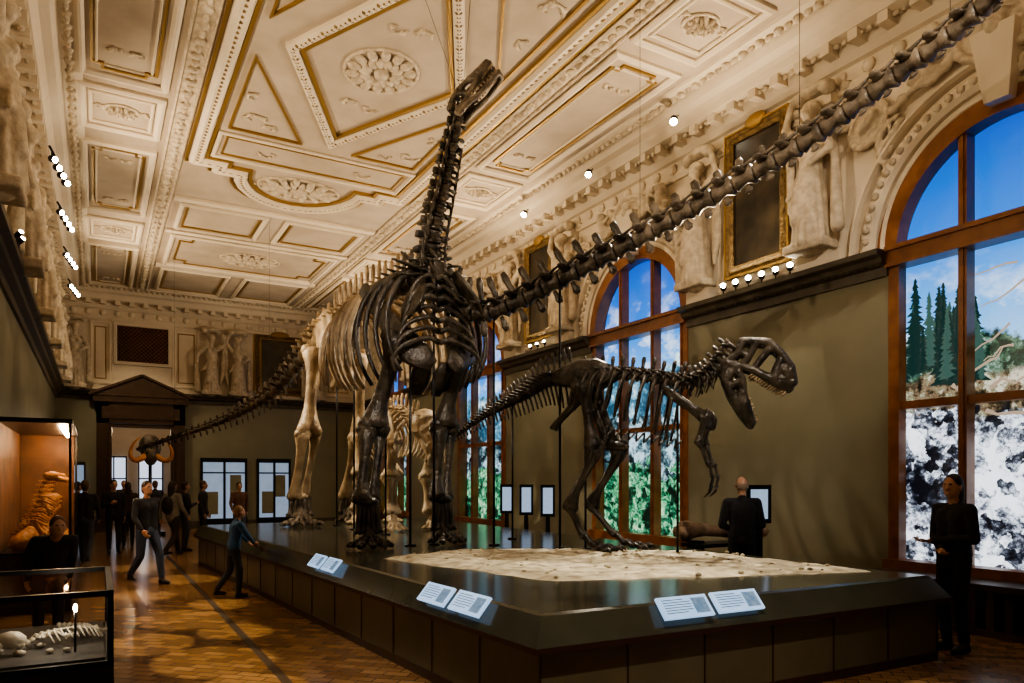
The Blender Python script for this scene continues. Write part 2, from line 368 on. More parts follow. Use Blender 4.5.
for i in range(0,len(edges),2):
    ledge(b,[(XR,edges[i],SP-.05),(XR,edges[i+1],SP-.05)])
    for yy in (edges[i],edges[i+1]):
        b.add([(XR,yy,SP-.27),(XR-.05,yy,SP-.27),(XR-.06,yy,SP-.15),(XR-.16,yy,SP-.11),(XR-.18,yy,SP-.05),(XR-.27,yy,SP-.02),(XR-.28,yy,SP+.05),(XR,yy,SP+.07)],[tuple(range(8))],0)
    y=edges[i]+.05
    while y<edges[i+1]-.05: b.box((XR-.14,y,SP-.13),(XR-.02,y+.05,SP-.06),0); y+=.11
ledge(b,[(XR,YB,SP-.05),(XL,YB,SP-.05),(XL,YF,SP-.05)])
b.build('trim_2',['ledge'])
b=MB()
prof=[(0,-.95),(.06,-.95),(.08,-.86),(.03,-.84),(.03,-.62),(.1,-.6),(.16,-.52),(.2,-.40),(.42,-.36),(.46,-.26),(.5,-.2),(.62,-.16),(.7,-.04),(.95,-.04),(.97,0)]
loop=[(XR,YF,ZC),(XR,YB,ZC),(XL,YB,ZC),(XL,YF,ZC)]
b.sweep(loop,prof,(0,0,1),0,True)
y=YF+.3
def modill(x,y,dx,dy):
    x2,y2=x+dx*.40,y+dy*.40
    lo=(min(x,x2)-abs(dy)*.07,min(y,y2)-abs(dx)*.07,ZC-.50); hi=(max(x,x2)+abs(dy)*.07,max(y,y2)+abs(dx)*.07,ZC-.36); b.box(lo,hi)
    b.ell((x+dx*.05,y+dy*.05,ZC-.73),(.05+abs(dy)*.05,.05+abs(dx)*.05,.10),8)
while y<YB-.3:
    modill(XR,y,-1,0); modill(XL,y,1,0); y+=.42
x=XL+.5
while x<XR-.4: modill(x,YB,0,-1); x+=.42
b.build('trim_3',['stucco'])
b=MB()
def beads(p0,p1,step,r,flat=.5):
    p0=V(p0);p1=V(p1);L=(p1-p0).length;n=int(L/step);d=(p1-p0).normalized()
    for i in range(n):
        c=p0+d*(i+.5)*step
        rr=(r*1.2 if i%2 else r*.7)
        b.ell(c,(rr if abs(d.x)<.5 else step*.42, rr if abs(d.y)<.5 else step*.42, r*flat*2),8)
for x in (XR-.8,XL+.8): beads((x,YF,ZC-.06),(x,YB,ZC-.06),.16,.06)
for x in (XR-.30,XL+.30): beads((x,YF,ZC-.42),(x,YB,ZC-.42),.12,.04)
beads((XL,YB-.8,ZC-.06),(XR,YB-.8,ZC-.06),.16,.06)
CX=3.8
def strip(x0,y0,x1,y1,w,mi=0):
    b.sweep([(x0,y0,ZC),(x1,y1,ZC)],[(-w,0),(-w,-.05),(-w*.8,-.07),(-w*.75,-.03),(w*.75,-.03),(w*.8,-.07),(w,-.05),(w,0)],(0,0,1),mi)
for sx in (-1,1):
    x=CX+sx*2.52
    strip(x,YF,x,YB-.95,.17); beads((x,YF,ZC-.045),(x,YB-.95,ZC-.045),.20,.075,.35)
b.build('trim_4',['orn'])
b=MB()
def rectframe(x0,y0,x1,y1,w=.05,h=.06,mi=0,z=ZC):
    b.sweep([(x0,y0,z),(x1,y0,z),(x1,y1,z),(x0,y1,z)],[(-w,0),(-w,-h*.6),(-w*.3,-h),(w*.3,-h),(w,-h*.5),(w,0)],(0,0,1),mi,True)
def goldline(pts,w=.022,h=.03,closed=True,mi=1): b.sweep(pts,[(-w,0),(-w,-h),(w,-h),(w,0)],(0,0,1),mi,closed)
def R4(x0,y0,x1,y1,z=ZC): return [(x0,y0,z),(x1,y0,z),(x1,y1,z),(x0,y1,z)]
def notch(x0,y0,x1,y1,c=.12,z=ZC):
    return [(x0+c,y0,z),(x1-c,y0,z),(x1-c,y0+c,z),(x1,y0+c,z),(x1,y1-c,z),(x1-c,y1-c,z),(x1-c,y1,z),(x0+c,y1,z),(x0+c,y1-c,z),(x0,y1-c,z),(x0,y0+c,z),(x0+c,y0+c,z)]
def rosette(cx,cy,rx,ry,n=12,mi=3,z=ZC):
    for ring,(rr,sz) in enumerate(((.78,.22),(.45,.2))):
        for i in range(n):
            a=2*math.pi*(i+.5*ring)/n; b.ell((cx+math.cos(a)*rx*rr,cy+math.sin(a)*ry*rr,z-.03),(rx*sz,ry*sz*.6,.06),8,mi,Matrix.Rotation(a,3,'Z'))
    b.ell((cx,cy,z-.04),(rx*.22,ry*.22,.10),10,mi)
    b.tube([(cx+math.cos(2*math.pi*i/28)*rx,cy+math.sin(2*math.pi*i/28)*ry,z-.01) for i in range(28)],.03,6,mi,1,True)
def scroll(cx,cy,s,a0,sg=1,mi=3,r=.022):
    P=[]
    for i in range(16):
        t=i/15; a=a0+sg*t*4.6; q=s*(1-t*.8); P.append((cx+math.cos(a)*q,cy+math.sin(a)*q,ZC-.015))
    b.tube(P,[r*(1-.5*i/15) for i in range(16)],6,mi)
    for i in (2,6,10): b.ell(P[i],(r*2.2,r*2.2,.03),6,mi)
def garland(pts,step,r,mi):
    pts=[V(p) for p in pts]+[V(pts[0])]; k=0
    for a,c in zip(pts[:-1],pts[1:]):
        L=(c-a).length; n=max(1,round(L/step)); d=(c-a).normalized(); ang=math.atan2(d.y,d.x)
        for i in range(n):
            p=a+d*(L*(i+.5)/n); k+=1; q=1.2 if k%3==0 else .8
            b.ell(p+V((0,0,-.07)),(step*.5,r*q,r*.6),8,mi,Matrix.Rotation(ang,3,'Z'))
colP=[(-2.5,.9,0),(1.9,2.9,1),(3.6,5.8,0),(6.8,7.8,1),(8.6,12.6,0),(13.4,14.5,1),(15.6,18.9,0),(20.0,21.2,1),(22.2,26.2,0)]
for sx in (-1,1):
    for y0,y1,k in colP:
        xa,xb=sorted((CX+sx*2.85,CX+sx*4.0)); xm=(xa+xb)/2; ym=(y0+y1)/2
        rectframe(xa-.0,y0-.2,xb+.0,y1+.2,.06,.08)
        if k:
            rectframe(xa+.12,y0,xb-.12,y1,.03,.05); rosette(xm,ym,.26,.22,10)
            for s2 in (-1,1): scroll(xm+s2*.34,ym,.12,0 if s2<0 else math.pi,s2); 
        else: 
            goldline(notch(xa+.14,y0,xb-.14,y1,.14)); rectframe(xa+.2,y0+.1,xb-.2,y1-.1,.02,.03)
            for s2 in (-1,1):
                for s3 in (-1,1): scroll(xm+s2*.16,ym+s3*(y1-y0)*.36,.11,math.pi/2*(1+s2),s2*s3)
def shaped(cy,hx,hy,bump,off=0):
    pts=[];hx-=off;hy-=off
    pts+= [(CX-hx,cy-hy,ZC),(CX-hx,cy+hy,ZC)]
    r=1.25-off
    pts+= [(CX-hx+.45,cy+hy,ZC),(CX-hx+.45,cy+hy+.25,ZC),(CX-r,cy+hy+.25,ZC)]
    pts+= [(CX-r*math.cos(math.pi*i/12),cy+hy+.25+bump*math.sin(math.pi*i/12),ZC) for i in range(1,12)]
    pts+= [(CX+r,cy+hy+.25,ZC),(CX+hx-.45,cy+hy+.25,ZC),(CX+hx-.45,cy+hy,ZC),(CX+hx,cy+hy,ZC),(CX+hx,cy-hy,ZC)]
    pts+= [(CX+hx-.45,cy-hy,ZC),(CX+hx-.45,cy-hy-.25,ZC),(CX+r,cy-hy-.25,ZC)]
    pts+= [(CX+r*math.cos(math.pi*i/12),cy-hy-.25-bump*math.sin(math.pi*i/12),ZC) for i in range(1,12)]
    pts+= [(CX-r,cy-hy-.25,ZC),(CX-hx+.45,cy-hy-.25,ZC),(CX-hx+.45,cy-hy,ZC)]
    return pts
for cy in (10.6,-2.8):
    o=shaped(cy,2.12,4.6,1.35)
    b.sweep(o,[(-.13,0),(-.13,-.06),(-.09,-.12),(.0,-.10),(.05,-.14),(.12,-.08),(.12,0)],(0,0,1),0,True)
    garland(shaped(cy,2.12,4.6,1.35,.02),.13,.075,2)
    goldline(shaped(cy,2.12,4.6,1.35,.17),.03,.06)
    goldline(shaped(cy,2.12,4.6,1.35,-.17),.02,.05)
    dm=[(CX-1.35,cy,ZC),(CX,cy+2.7,ZC),(CX+1.35,cy,ZC),(CX,cy-2.7,ZC)]
    b.sweep(dm,[(-.08,0),(-.08,-.06),(0,-.10),(.08,-.06),(.08,0)],(0,0,1),0,True)
    garland(dm,.09,.05,2)
    goldline([(CX-1.2,cy,ZC),(CX,cy+2.42,ZC),(CX+1.2,cy,ZC),(CX,cy-2.42,ZC)],.03,.05)
    rosette(CX,cy,.55,.6,14); rosette(CX,cy+5.2,.85,.55,14); rosette(CX,cy-5.2,.85,.55,14)
    for sx in (-1,1):
        for sy in (-1,1):
            goldline([(CX+sx*1.75,cy+sy*.55,ZC),(CX+sx*1.75,cy+sy*3.0,ZC),(CX+sx*.5,cy+sy*3.0,ZC)],.022,.04)
            scroll(CX+sx*1.45,cy+sy*2.5,.22,0,sx*sy,3,.03); scroll(CX+sx*1.55,cy+sy*1.7,.14,math.pi/2,-sx*sy); scroll(CX+sx*1.1,cy+sy*2.72,.14,math.pi,-sx*sy)
            scroll(CX+sx*.18,cy+sy*1.15,.15,0,sx*sy); scroll(CX+sx*1.05,cy+sy*5.35,.16,0,sx*sy); scroll(CX+sx*.9,cy+sy*3.77,.2,0 if sx>0 else math.pi,sx*sy)
            scroll(CX+sx*1.86,cy+sy*4.35,.10,0,sx*sy)
    for sy in (-1,1):
        ya,yb=sorted((cy+sy*3.25,cy+sy*4.3)); rectframe(CX-1.85,ya,CX+1.85,yb,.04,.06); goldline(R4(CX-1.72,ya+.13,CX+1.72,yb-.13),.015,.03)
for sx in (-1,1):
    xa,xb=sorted((CX+sx*.25,CX+sx*2.1))
    rectframe(xa,17.9,xb,19.6,.05,.07); goldline(R4(xa+.12,18.02,xb-.12,19.48))
    rectframe(xa,23.6,xb,26.2,.05,.07); goldline(R4(xa+.12,23.72,xb-.12,26.08))
rectframe(CX-2.1,20.2,CX+2.1,23.0,.06,.09); goldline(notch(CX-1.9,20.4,CX+1.9,22.8,.3)); rosette(CX,21.6,.8,.6,14)
for yy in (17.55,19.9,23.3): b.sweep([(CX-2.3,yy,ZC),(CX+2.3,yy,ZC)],[(-.1,0),(-.1,-.06),(.1,-.06),(.1,0)],(0,0,1),0)
b.build('trim_5',['stucco','gold','dgold','orn'])

b=MB()
def wframe(x,y0,y1,z0,z1,out,w=.05,h=.05,mi=0):
    up=(out,0,0); pts=[(x,y0,z0),(x,y1,z0),(x,y1,z1),(x,y0,z1)]
    b.sweep(pts,[(-w,0),(-w,h*.6),(0,h),(w,h*.6),(w,0)],up,mi,True)
def yframe(x0,x1,z0,z1,y,w=.05,h=.05,mi=0):
    b.sweep([(x0,y,z0),(x1,y,z0),(x1,y,z1),(x0,y,z1)],[(-w,0),(-w,h*.6),(0,h),(w,h*.6),(w,0)],(0,-1,0),mi,True)
for pc in (1.25,7.8,14.1,20.6):
    wframe(XR,pc-.75,pc+.75,4.85,7.0,-1)
    for s_ in (-1,1): 
        b.box((XR-.10,pc+s_*1.12-.22,SP+.05),(XR,pc+s_*1.12+.22,7.05)); b.box((XR-.2,pc+s_*1.12-.26,6.95),(XR,pc+s_*1.12+.26,7.1)); b.box((XR-.26,pc+s_*1.12-.26,SP+.05),(XR,pc+s_*1.12+.26,SP+.3))
for pc in (1,4.2,7.8,11,14.1,17.3,20.6,24):
    wframe(XL,pc-.75,pc+.75,4.95,7.0,1); wframe(XL,pc-.62,pc+.62,5.1,6.85,1,.02,.03,1)
for x0,x1 in ((-.15,.4),(2.35,3.1),(6.9,7.4),(7.6,8.6)): yframe(x0,x1,4.95,6.95,YB); yframe(x0+.12,x1-.12,5.1,6.8,YB,.015,.03,1)
yframe(.45,2.3,4.95,7.05,YB); yframe(5.0,6.8,4.9,7.05,YB,.04,.04,1)
b.build('trim_6',['stucco','gold','olive'])
def painting(name,plane,a0,a1,z0,z1,pos):
    b=MB(); pr=[(-.09,0),(-.10,.06),(-.05,.10),(.0,.05),(.05,.07),(.08,0)]; pr2=[(.045,.072),(.05,.085),(.075,.085),(.08,.05)]
    if plane=='x':
        b.box((pos-.03,a0,z0),(pos,a1,z1),0); loop=[(pos,a0,z0),(pos,a1,z0),(pos,a1,z1),(pos,a0,z1)]; up=(-1,0,0)
        cy=(a0+a1)/2; b.ell((pos-.06,cy,z1+.1),(.05,.22,.12),10,1); 
    else:
        b.box((a0,pos-.03,z0),(a1,pos,z1),0); loop=[(a0,pos,z0),(a1,pos,z0),(a1,pos,z1),(a0,pos,z1)]; up=(0,-1,0)
        b.ell(((a0+a1)/2,pos-.06,z1+.12),(.35,.05,.13),10,1)
    b.sweep(loop,pr,up,2,True); b.sweep(loop,pr2,up,1,True)
    return b.build(name,['canvas','gold','dgold'])
painting('framed_painting','x',7.24,8.34,5.03,7.2,XR-.08)
painting('framed_painting','x',13.6,14.65,5.03,7.15,XR-.08)
painting('framed_painting','x',20.1,21.1,5.03,7.15,XR-.08)
painting('framed_painting','y',5.15,6.65,5.05,6.95,YB-.02)
b=MB(); x0,x1,z0,z1=.55,2.2,5.65,6.95; b.box((x0,YB-.03,z0),(x1,YB,z1),1)
b.sweep([(x0,YB-.02,z0),(x1,YB-.02,z0),(x1,YB-.02,z1),(x0,YB-.02,z1)],[(-.06,0),(-.05,.06),(.05,.06),(.06,0)],(0,-1,0),2,True)
t=x0-1.3
while t<x1:
    for sgn in (1,-1):
        pts=[]
        for k in range(15):
            z=z0+(z1-z0)*k/14; x=t+(z-z0) if sgn>0 else t+(z1-z)
            if x0<=x<=x1: pts.append((x,YB-.045,z))
        if len(pts)>1: b.tube([pts[0],pts[-1]],.014,4,0)
    t+=.13
b.build('ventilation_grille',['wood','iron','stucco'])
b=MB()
b.box((0,YB-.28,0),(.36,YB-.005,4.35)); b.box((2.3,YB-.28,0),(2.66,YB-.005,4.35)); b.box((0,YB-.28,3.6),(2.66,YB-.005,4.35))
b.box((-.1,YB-.38,4.3),(2.76,YB-.005,4.5)); b.box((-.05,YB-.34,0),(.4,YB-.01,.4)); b.box((2.26,YB-.34,0),(2.7,YB-.01,.4))
cx=1.33
b.add([(-.15,YB-.42,4.5),(2.8,YB-.42,4.5),(cx,YB-.42,5.15),(-.15,YB-.005,4.5),(2.8,YB-.005,4.5),(cx,YB-.005,5.15)],[(0,1,2),(3,5,4),(0,2,5,3),(1,4,5,2),(0,3,4,1)])
for sgn in (-1,1): b.obox((cx+sgn*1.55,YB-.25,4.52),(cx,YB-.25,5.22),(0,1,0),.24,.24,.04,.04)
b.box((.15,YB-.32,3.75),(2.5,YB-.26,4.15)); 
for xx in (.1,2.4): b.box((xx,YB-.33,.6),(xx+.16,YB-.26,3.3))
b.sweep([(DX0+.0,YB-.29,0),(DX0+.0,YB-.29,3.5),(DX1,YB-.29,3.5),(DX1,YB-.29,0)],[(-.05,0),(-.04,.05),(.04,.05),(.05,0)],(0,-1,0))
b.build('door_1',['dwood'])
for i,(x0,x1) in enumerate(((3.25,4.65),(5.15,6.2))):
    b=MB(); b.box((x0,YB-.1,.35),(x1,YB-.04,2.35),0)
    for q in (x0-.08,(x0+x1)/2-.03,x1): b.box((q,YB-.14,.2),(q+.08,YB-.02,2.45),1)
    b.box((x0-.08,YB-.14,2.35),(x1+.08,YB-.02,2.5),1); b.box((x0-.08,YB-.2,0),(x1+.08,YB-.02,.35),1)
    b.box((x0+.1,YB-.13,.5),(x0+.5,YB-.1,1.3),2); b.box((x1-.5,YB-.13,1.1),(x1-.12,YB-.1,1.9),2)
    b.box((x0,YB-.13,1.95),(x1,YB-.1,2.0),1)
    b.build('wall_showcase',['glowwhite','iron','olive'])
b=MB(); 
b.box((XL+.1,YB-.5,0),(-.3,YB-.1,.5),1); b.box((XL+.1,YB-.12,.5),(-.3,YB-.1,2.2),0)
for xx in (XL+.1,-.35): b.box((xx,YB-.5,.5),(xx+.05,YB-.1,2.2),1)
b.box((XL+.1,YB-.5,2.2),(-.3,YB-.1,2.3),1)
b.build('wall_showcase',['glowwhite','dwood'])
b=MB()
for i in range(0,len(edges),2): b.box((XR-.05,edges[i],0),(XR,edges[i+1],.28))
b.build('baseboard_right',['ledge'])
b=MB(); b.box((XL,YF,0),(XL+.05,YB,.28)); b.build('baseboard_left',['ledge'])
b=MB(); b.box((2.7,YB-.05,0),(XR,YB,.28)); b.build('baseboard_back',['ledge'])

# ------------------------------------------------------------ statues
def statue_mesh(kind):
    s=MB()
    s.capsule((0,.1,.12),(0,.1,.75),.24,.17); s.capsule((.03,.14,.7),(0,.14,1.1),.19,.15)
    s.ell((0,.13,1.3),(.20,.14,.24)); s.capsule((0,.13,1.45),(0,.15,1.66),.07,.06); s.ell((0,.17,1.76),(.10,.12,.14)); s.ell((0,.12,1.82),(.13,.13,.11)); s.capsule((0,.27,1.77),(0,.295,1.74),.018,.022)
    s.ell((.08,.24,1.36),.07); s.ell((-.08,.24,1.36),.07)
    for k in range(7): a=-1.2+k*.4; s.capsule((.24*math.sin(a),.1+.24*math.cos(a),.04),(.14*math.sin(a),.14+.14*math.cos(a),1.0),.04,.03)
    s.capsule((.08,.25,.75),(.11,.3,.35),.10,.08)
    for k in range(4): s.capsule((-.18+.1*k,.22,1.12-.05*k),(.05+.08*k,.24,.85-.05*k),.035,.03)
    if kind==0:
        s.capsule((.2,.13,1.45),(.38,.16,1.68),.075,.06); s.capsule((.38,.16,1.68),(.26,.18,1.98),.055,.045)
        s.capsule((-.2,.13,1.45),(-.33,.2,1.18),.075,.06); s.capsule((-.33,.2,1.18),(-.12,.3,1.05),.055,.045)
        s.capsule((-.36,.1,.2),(-.34,.12,1.2),.09,.05)
        for k in range(4): s.capsule((.30+.03*k,.05,.3+.1*k),(.38,.08,1.6-.1*k),.04,.05)
    else:
        s.capsule((-.2,.13,1.45),(-.42,.14,1.62),.075,.06); s.capsule((-.42,.14,1.62),(-.34,.18,1.95),.055,.045)
        s.capsule((.2,.13,1.45),(.40,.16,1.25),.075,.06); s.capsule((.40,.16,1.25),(.44,.24,.95),.055,.045)
        s.capsule((.4,.05,.1),(.46,.1,.95),.11,.06)
        for k in range(4): s.capsule((-.30-.03*k,.05,.3+.1*k),(-.40,.08,1.5-.1*k),.04,.05)
    s.ell((0,.05,2.08),(.28,.16,.09)); s.ell((.22,.1,2.02),(.1,.1,.1)); s.ell((-.22,.1,2.02),(.1,.1,.1))
    s.box((-.3,-.02,-.06),(.3,.34,.06))
    me=remesh(s,'caryatid',.022,1); me.materials.append(M['orn']); return me
SM=[statue_mesh(0),statue_mesh(1)]
def statue(k,x,y,rz,sc=1.08,z=SP+.32):
    o=bpy.data.objects.new('caryatid_statue',SM[k]); COL.objects.link(o); o.location=(x,y,z); o.rotation_euler=(0,0,rz); o.scale=(sc,)*3
for i,pc in enumerate((1.25,7.8,14.1,20.6)):
    statue(0,XR-.13,pc-1.12,math.pi/2); statue(1,XR-.13,pc+1.12,math.pi/2)
for i,y in enumerate((2.6,5.9,9.2,12.4,15.8,19,22.4,25.6)): statue(i%2,XL+.13,y,-math.pi/2,z=SP+.1)
for i,x in enumerate((-.6,3.5,4.4,7.2)): statue(i%2,x,YB-.13,math.pi,z=SP+.12)
def cart_mesh():
    s=MB()
    s.tube([(.42*math.cos(2*math.pi*i/20),.1,.32*math.sin(2*math.pi*i/20)) for i in range(20)],.06,8,0,1,True)
    s.ell((0,.06,0),(.38,.08,.28)); s.ell((0,.16,0),(.12,.12,.16)); s.ell((0,.15,.14),(.14,.1,.08))
    for sg in (-1,1):
        sp=[(sg*(.45+.05*t+ .18*math.cos(t*1.1)*(1-t/9)),.08,.25-.09*t+.1*math.sin(t*1.1)) for t in range(8)]
        s.tube(sp,[.07,.065,.06,.06,.05,.05,.04,.03],8)
        for k in range(6): s.ell((sg*(.55+.12*k),.07,-.15+.05*k*math.sin(k)),(.08,.07,.07))
        s.ell((sg*.8,.12,.18),(.11,.1,.11)); s.capsule((sg*.8,.1,.08),(sg*.72,.1,-.18),.1,.07); s.capsule((sg*.76,.1,0),(sg*.55,.14,.15),.04,.035); s.capsule((sg*.72,.1,-.18),(sg*.95,.12,-.32),.06,.04)
    me=remesh(s,'cartouche',.022,2); me.materials.append(M['orn']); return me
CM=cart_mesh()
for c in WC:
    o=bpy.data.objects.new('stucco_cartouche',CM); COL.objects.link(o); o.location=(XR-.05,c,6.82); o.rotation_euler=(0,0,math.pi/2); o.scale=(1.1,1.1,.9)
    for sg in (-1,1):
        o=bpy.data.objects.new('stucco_cartouche',CM); COL.objects.link(o); o.location=(XR-.03,c+sg*1.62,6.42); o.rotation_euler=(0,-sg*.75,math.pi/2); o.scale=(.55,.8,.9)
for y in (1,4.2,7.8,11,14.1,17.3,20.6,24):
    o=bpy.data.objects.new('stucco_cartouche',CM); COL.objects.link(o); o.location=(XL+.05,y,6.2); o.rotation_euler=(0,0,-math.pi/2); o.scale=(.9,.9,1.3)
b=MB(); random.seed(11)
for pc in (1.25,7.8,14.1,20.6):
    for k in range(17):
        y=pc-1.5+k*.19; b.ell((XR-.05,y,7.14+.05*math.sin(k*1.3)),(.06,.11,.07),8)
for c in WC:
    for k in range(34):
        a=math.radians(5+5*k); r=HW+.26; b.ell((XR-.13,c+r*math.cos(a),SP+.08+r*math.sin(a)),(.05,.055,.055),6)
b.build('trim_7',['orn'])

# ------------------------------------------------------------ platform
top=[(2.62,4.12),(6.82,3.95),(6.82,16.2),(1.86,15.7)]
def off(poly,d):
    out=[];n=len(poly)
    for i in range(n):
        a=V((*poly[i-1],0)); p=V((*poly[i],0)); c=V((*poly[(i+1)%n],0))
        d1=(p-a).normalized();d2=(c-p).normalized(); n1=V((d1.y,-d1.x,0));n2=V((d2.y,-d2.x,0)); nn=(n1+n2).normalized(); q=1/nn.dot(n1)
        out.append((p.x+nn.x*d*q,p.y+nn.y*d*q))
    return out
DZK=.8
b=MB()
rings=[(top,DZK,0),(off(top,.025),DZK-.015,0),(off(top,.15),.60,0),(off(top,.15),.56,2),(off(top,.06),.55,2),(off(top,.06),0,1)]
vs=[];
for poly,z,_ in rings: vs+=[(x,y,z) for x,y in poly]
fs=[(0,1,2,3)]; b.add(vs,fs,0)
for r in range(1,len(rings)):
    o=(r-1)*4
    for i in range(4):
        j=(i+1)%4; b.add([vs[o+i],vs[o+j],vs[o+4+j],vs[o+4+i]],[(0,3,2,1)],rings[r][2])
base=off(top,.063)
for i in range(4):
    a=V((*base[i],0));c=V((*base[(i+1)%4],0));L=(c-a).length;d=(c-a).normalized();n=V((d.y,-d.x,0)); k=max(1,round(L/.78))
    for q in range(k+1):
        p=a+d*(L*q/k); b.obox(p,p+V((0,0,.55)),d,.007,.007,.004,.004,2)
    b.obox(a+V((0,0,.03)),c+V((0,0,.03)),(0,0,1),.05,.05,.008,.008,2)
b.build('display_platform',['deck','side','seam'])
b=MB(); poly=[(2.85,7.9),(3.55,5.35),(6.65,4.35),(6.65,6.6),(5.4,7.6),(4.0,8.4)]
pp=[]
for i in range(len(poly)):
    a=V((*poly[i],0));c=V((*poly[(i+1)%len(poly)],0))
    for k in range(14):
        p=a.lerp(c,k/14); pp.append((p.x+random.uniform(-.05,.05),p.y+random.uniform(-.05,.05)))
cx=sum(p[0] for p in pp)/len(pp); cy=sum(p[1] for p in pp)/len(pp)
vs=[(cx,cy,DZK+.02)]; n=len(pp)
RR=(.15,.3,.45,.6,.72,.84,.93,1)
for r in RR: vs+=[(cx+(x-cx)*r,cy+(y-cy)*r,DZK+(.001 if r==1 else .012+random.uniform(0,.022))) for x,y in pp]
fs=[(0,1+i,1+(i+1)%n) for i in range(n)]
for r in range(len(RR)-1): fs+=[(1+r*n+i,1+(r+1)*n+i,1+(r+1)*n+(i+1)%n,1+r*n+(i+1)%n) for i in range(n)]
b.add(vs,fs,0,True)
for k in range(110):
    i=random.randrange(n); r=random.random()**.5; x=cx+(pp[i][0]-cx)*r;y=cy+(pp[i][1]-cy)*r; q=random.uniform(.01,.03); b.ell((x,y,DZK+.025),(q*1.3,q,q*.7),6)
b.build('sand_bed',['sand'])
LBL=mat('label_print',(.12,.15,.18),.3,emit=(.34,.52,.78),es=.95,var=(.26,.32,.38),scale=5)
LB2=mat('label_text',(.05,.08,.14),.4); LB3=mat('label_photo',(.05,.07,.09),.4,emit=(.12,.24,.40),es=.6,var=(.2,.22,.2),scale=20)
def label(c,ax,n,w=.5,h=.2):
    b=MB(); c=V(c);ax=V(ax).normalized();n=V(n).normalized(); up=n.cross(ax).normalized()
    if up.z<0: up=-up
    b.obox(c-up*h/2,c+up*h/2,ax,w/2,w/2,.010,.010,0)
    for k in range(6): 
        p=c+n*.0115+up*(h*(.34-.12*k)); b.obox(p-ax*w*.42,p+ax*(w*(.0 if k in(0,5) else .12)),up,.0025,.0025,.001,.001,1)
    p=c+n*.0115+ax*w*.30; b.obox(p-up*h*.36,p+up*h*.36,ax,w*.14,w*.14,.001,.001,2)
    b.build('info_label',[LBL,LB2,LB3])
for y in (4.93,5.47): label((2.47-(y-4.9)*.065,y,.76),(.065,-1,0),(-.8,0,.7),.46,.18)
for y in (7.95,8.42): label((2.27-(y-7.9)*.065,y,.76),(.065,-1,0),(-.8,0,.7),.38,.17)
for x in (3.77,4.31): label((x,3.97,.765),(1,-.04,0),(0,-.8,.7),.47,.18)

# ------------------------------------------------------------ skeleton helpers
def chain(b,P,n,rad,spine,trans,chev,up0=(0,0,1),mi=0,lean=0,gapf=.84,bl=.24):
    pts=catmull(P,n); up=V(up0)
    f=lambda a,t: a(t) if callable(a) else a
    for i in range(n):
        t=i/(n-1); T=(pts[min(i+1,n-1)]-pts[max(i-1,0)]).normalized(); L=(pts[min(i+1,n-1)]-pts[max(i-1,0)]).length/(2 if 0<i<n-1 else 1)*gapf
        m_=mi(t) if callable(mi) else mi
        u=(up-T*up.dot(T)); u=u.normalized() if u.length>.2 else V((0,-1,0)); s=T.cross(u); r=f(rad,t); c=pts[i]
        b.tube([c-T*L/2,c-T*L*.42,c-T*L*.15,c+T*L*.1,c+T*L*.40,c+T*L*.52],[r*.8,r,r*.66,r*.66,r*1.05,r*.75],9,m_)
        b.ell(c+u*r*.9,(r*.55,)*3,8,m_)
        h=f(spine,t)
        if h>0: 
            h*=random.uniform(.9,1.08); b.plate(c+u*r*.6,c+u*(r+h)+T*lean*h,T,[L*.40,L*bl,L*bl*.85,L*bl*1.15,L*bl*.8],[r*.25+.008,r*.16+.006,r*.14+.006,r*.2+.008,r*.1+.004],m_)
        w=f(trans,t)
        if w>0:
            for sg in (-1,1): b.plate(c+u*r*.5+s*sg*r*.5,c+u*r*.75+s*sg*(r+w)-T*w*.2,T,[L*.32,L*.2,L*.22,L*.1],[.03,.02,.02,.012],m_)
        for sg in (-1,1): b.plate(c+u*r*1.0+s*sg*r*.35,c+u*r*1.25+s*sg*r*.45+T*L*.65,s,[.25*r,.2*r,.14*r],[.03,.02,.012],m_)
        for sg in (-1,1): b.plate(c+u*r*1.0+s*sg*r*.35,c+u*r*1.35+s*sg*r*.4-T*L*.45,s,[.22*r,.18*r,.1*r],[.025,.02,.01],m_)
        h=f(chev,t)
        if h>0: b.plate(c-u*r*.8,c-u*(r+h)-T*lean*h,T,[L*.12,L*.14,L*.22,L*.12],[.02,.015,.015,.01],m_)
    return pts
def rib(b,c,fwd,side,up,W,H,amax,r,sweep=.15,mi=0):
    pts=[];n=13
    for i in range(n):
        a=math.radians(12+(amax-12)*i/(n-1)); pts.append(V(c)+V(side)*W*math.sin(a)+V(up)*(-H*(1-math.cos(a))/(1-math.cos(math.radians(amax)))+.06)+V(fwd)*(-sweep*i/(n-1)))
    b.tube([V(c)]+pts,[r*1.3]+[r*(1.1-.45*i/n) for i in range(n)],7,mi,.6)
def foot(b,a,h,toes=3,L=.35,r=.035,mi=0,claw=True,spread=.5):
    a=V(a);h=V(h).normalized();s=V((h.y,-h.x,0))
    for k in range(toes):
        an=(k-(toes-1)/2)*spread; d=h*math.cos(an)+s*math.sin(an); zf=DZK+r*1.1
        m=V((a.x,a.y,0))+d*L*.35; m.z=zf+ (a.z-zf)*.35
        p2=V((a.x,a.y,0))+d*L*.7; p2.z=zf+.02; p3=V((a.x,a.y,0))+d*L*1.0; p3.z=zf
        b.bone(a,m,r*.8,1.3,7,mi); b.bone(m,p2,r*.8,1.3,7,mi); b.bone(p2,p3,r*.75,1.25,7,mi)
        if claw:
            p4=p3+d*L*.28; p4.z=DZK+.015; b.tube([p3,p3.lerp(p4,.5)+V((0,0,.03)),p4],[r*.9,r*.6,.004],7,mi)

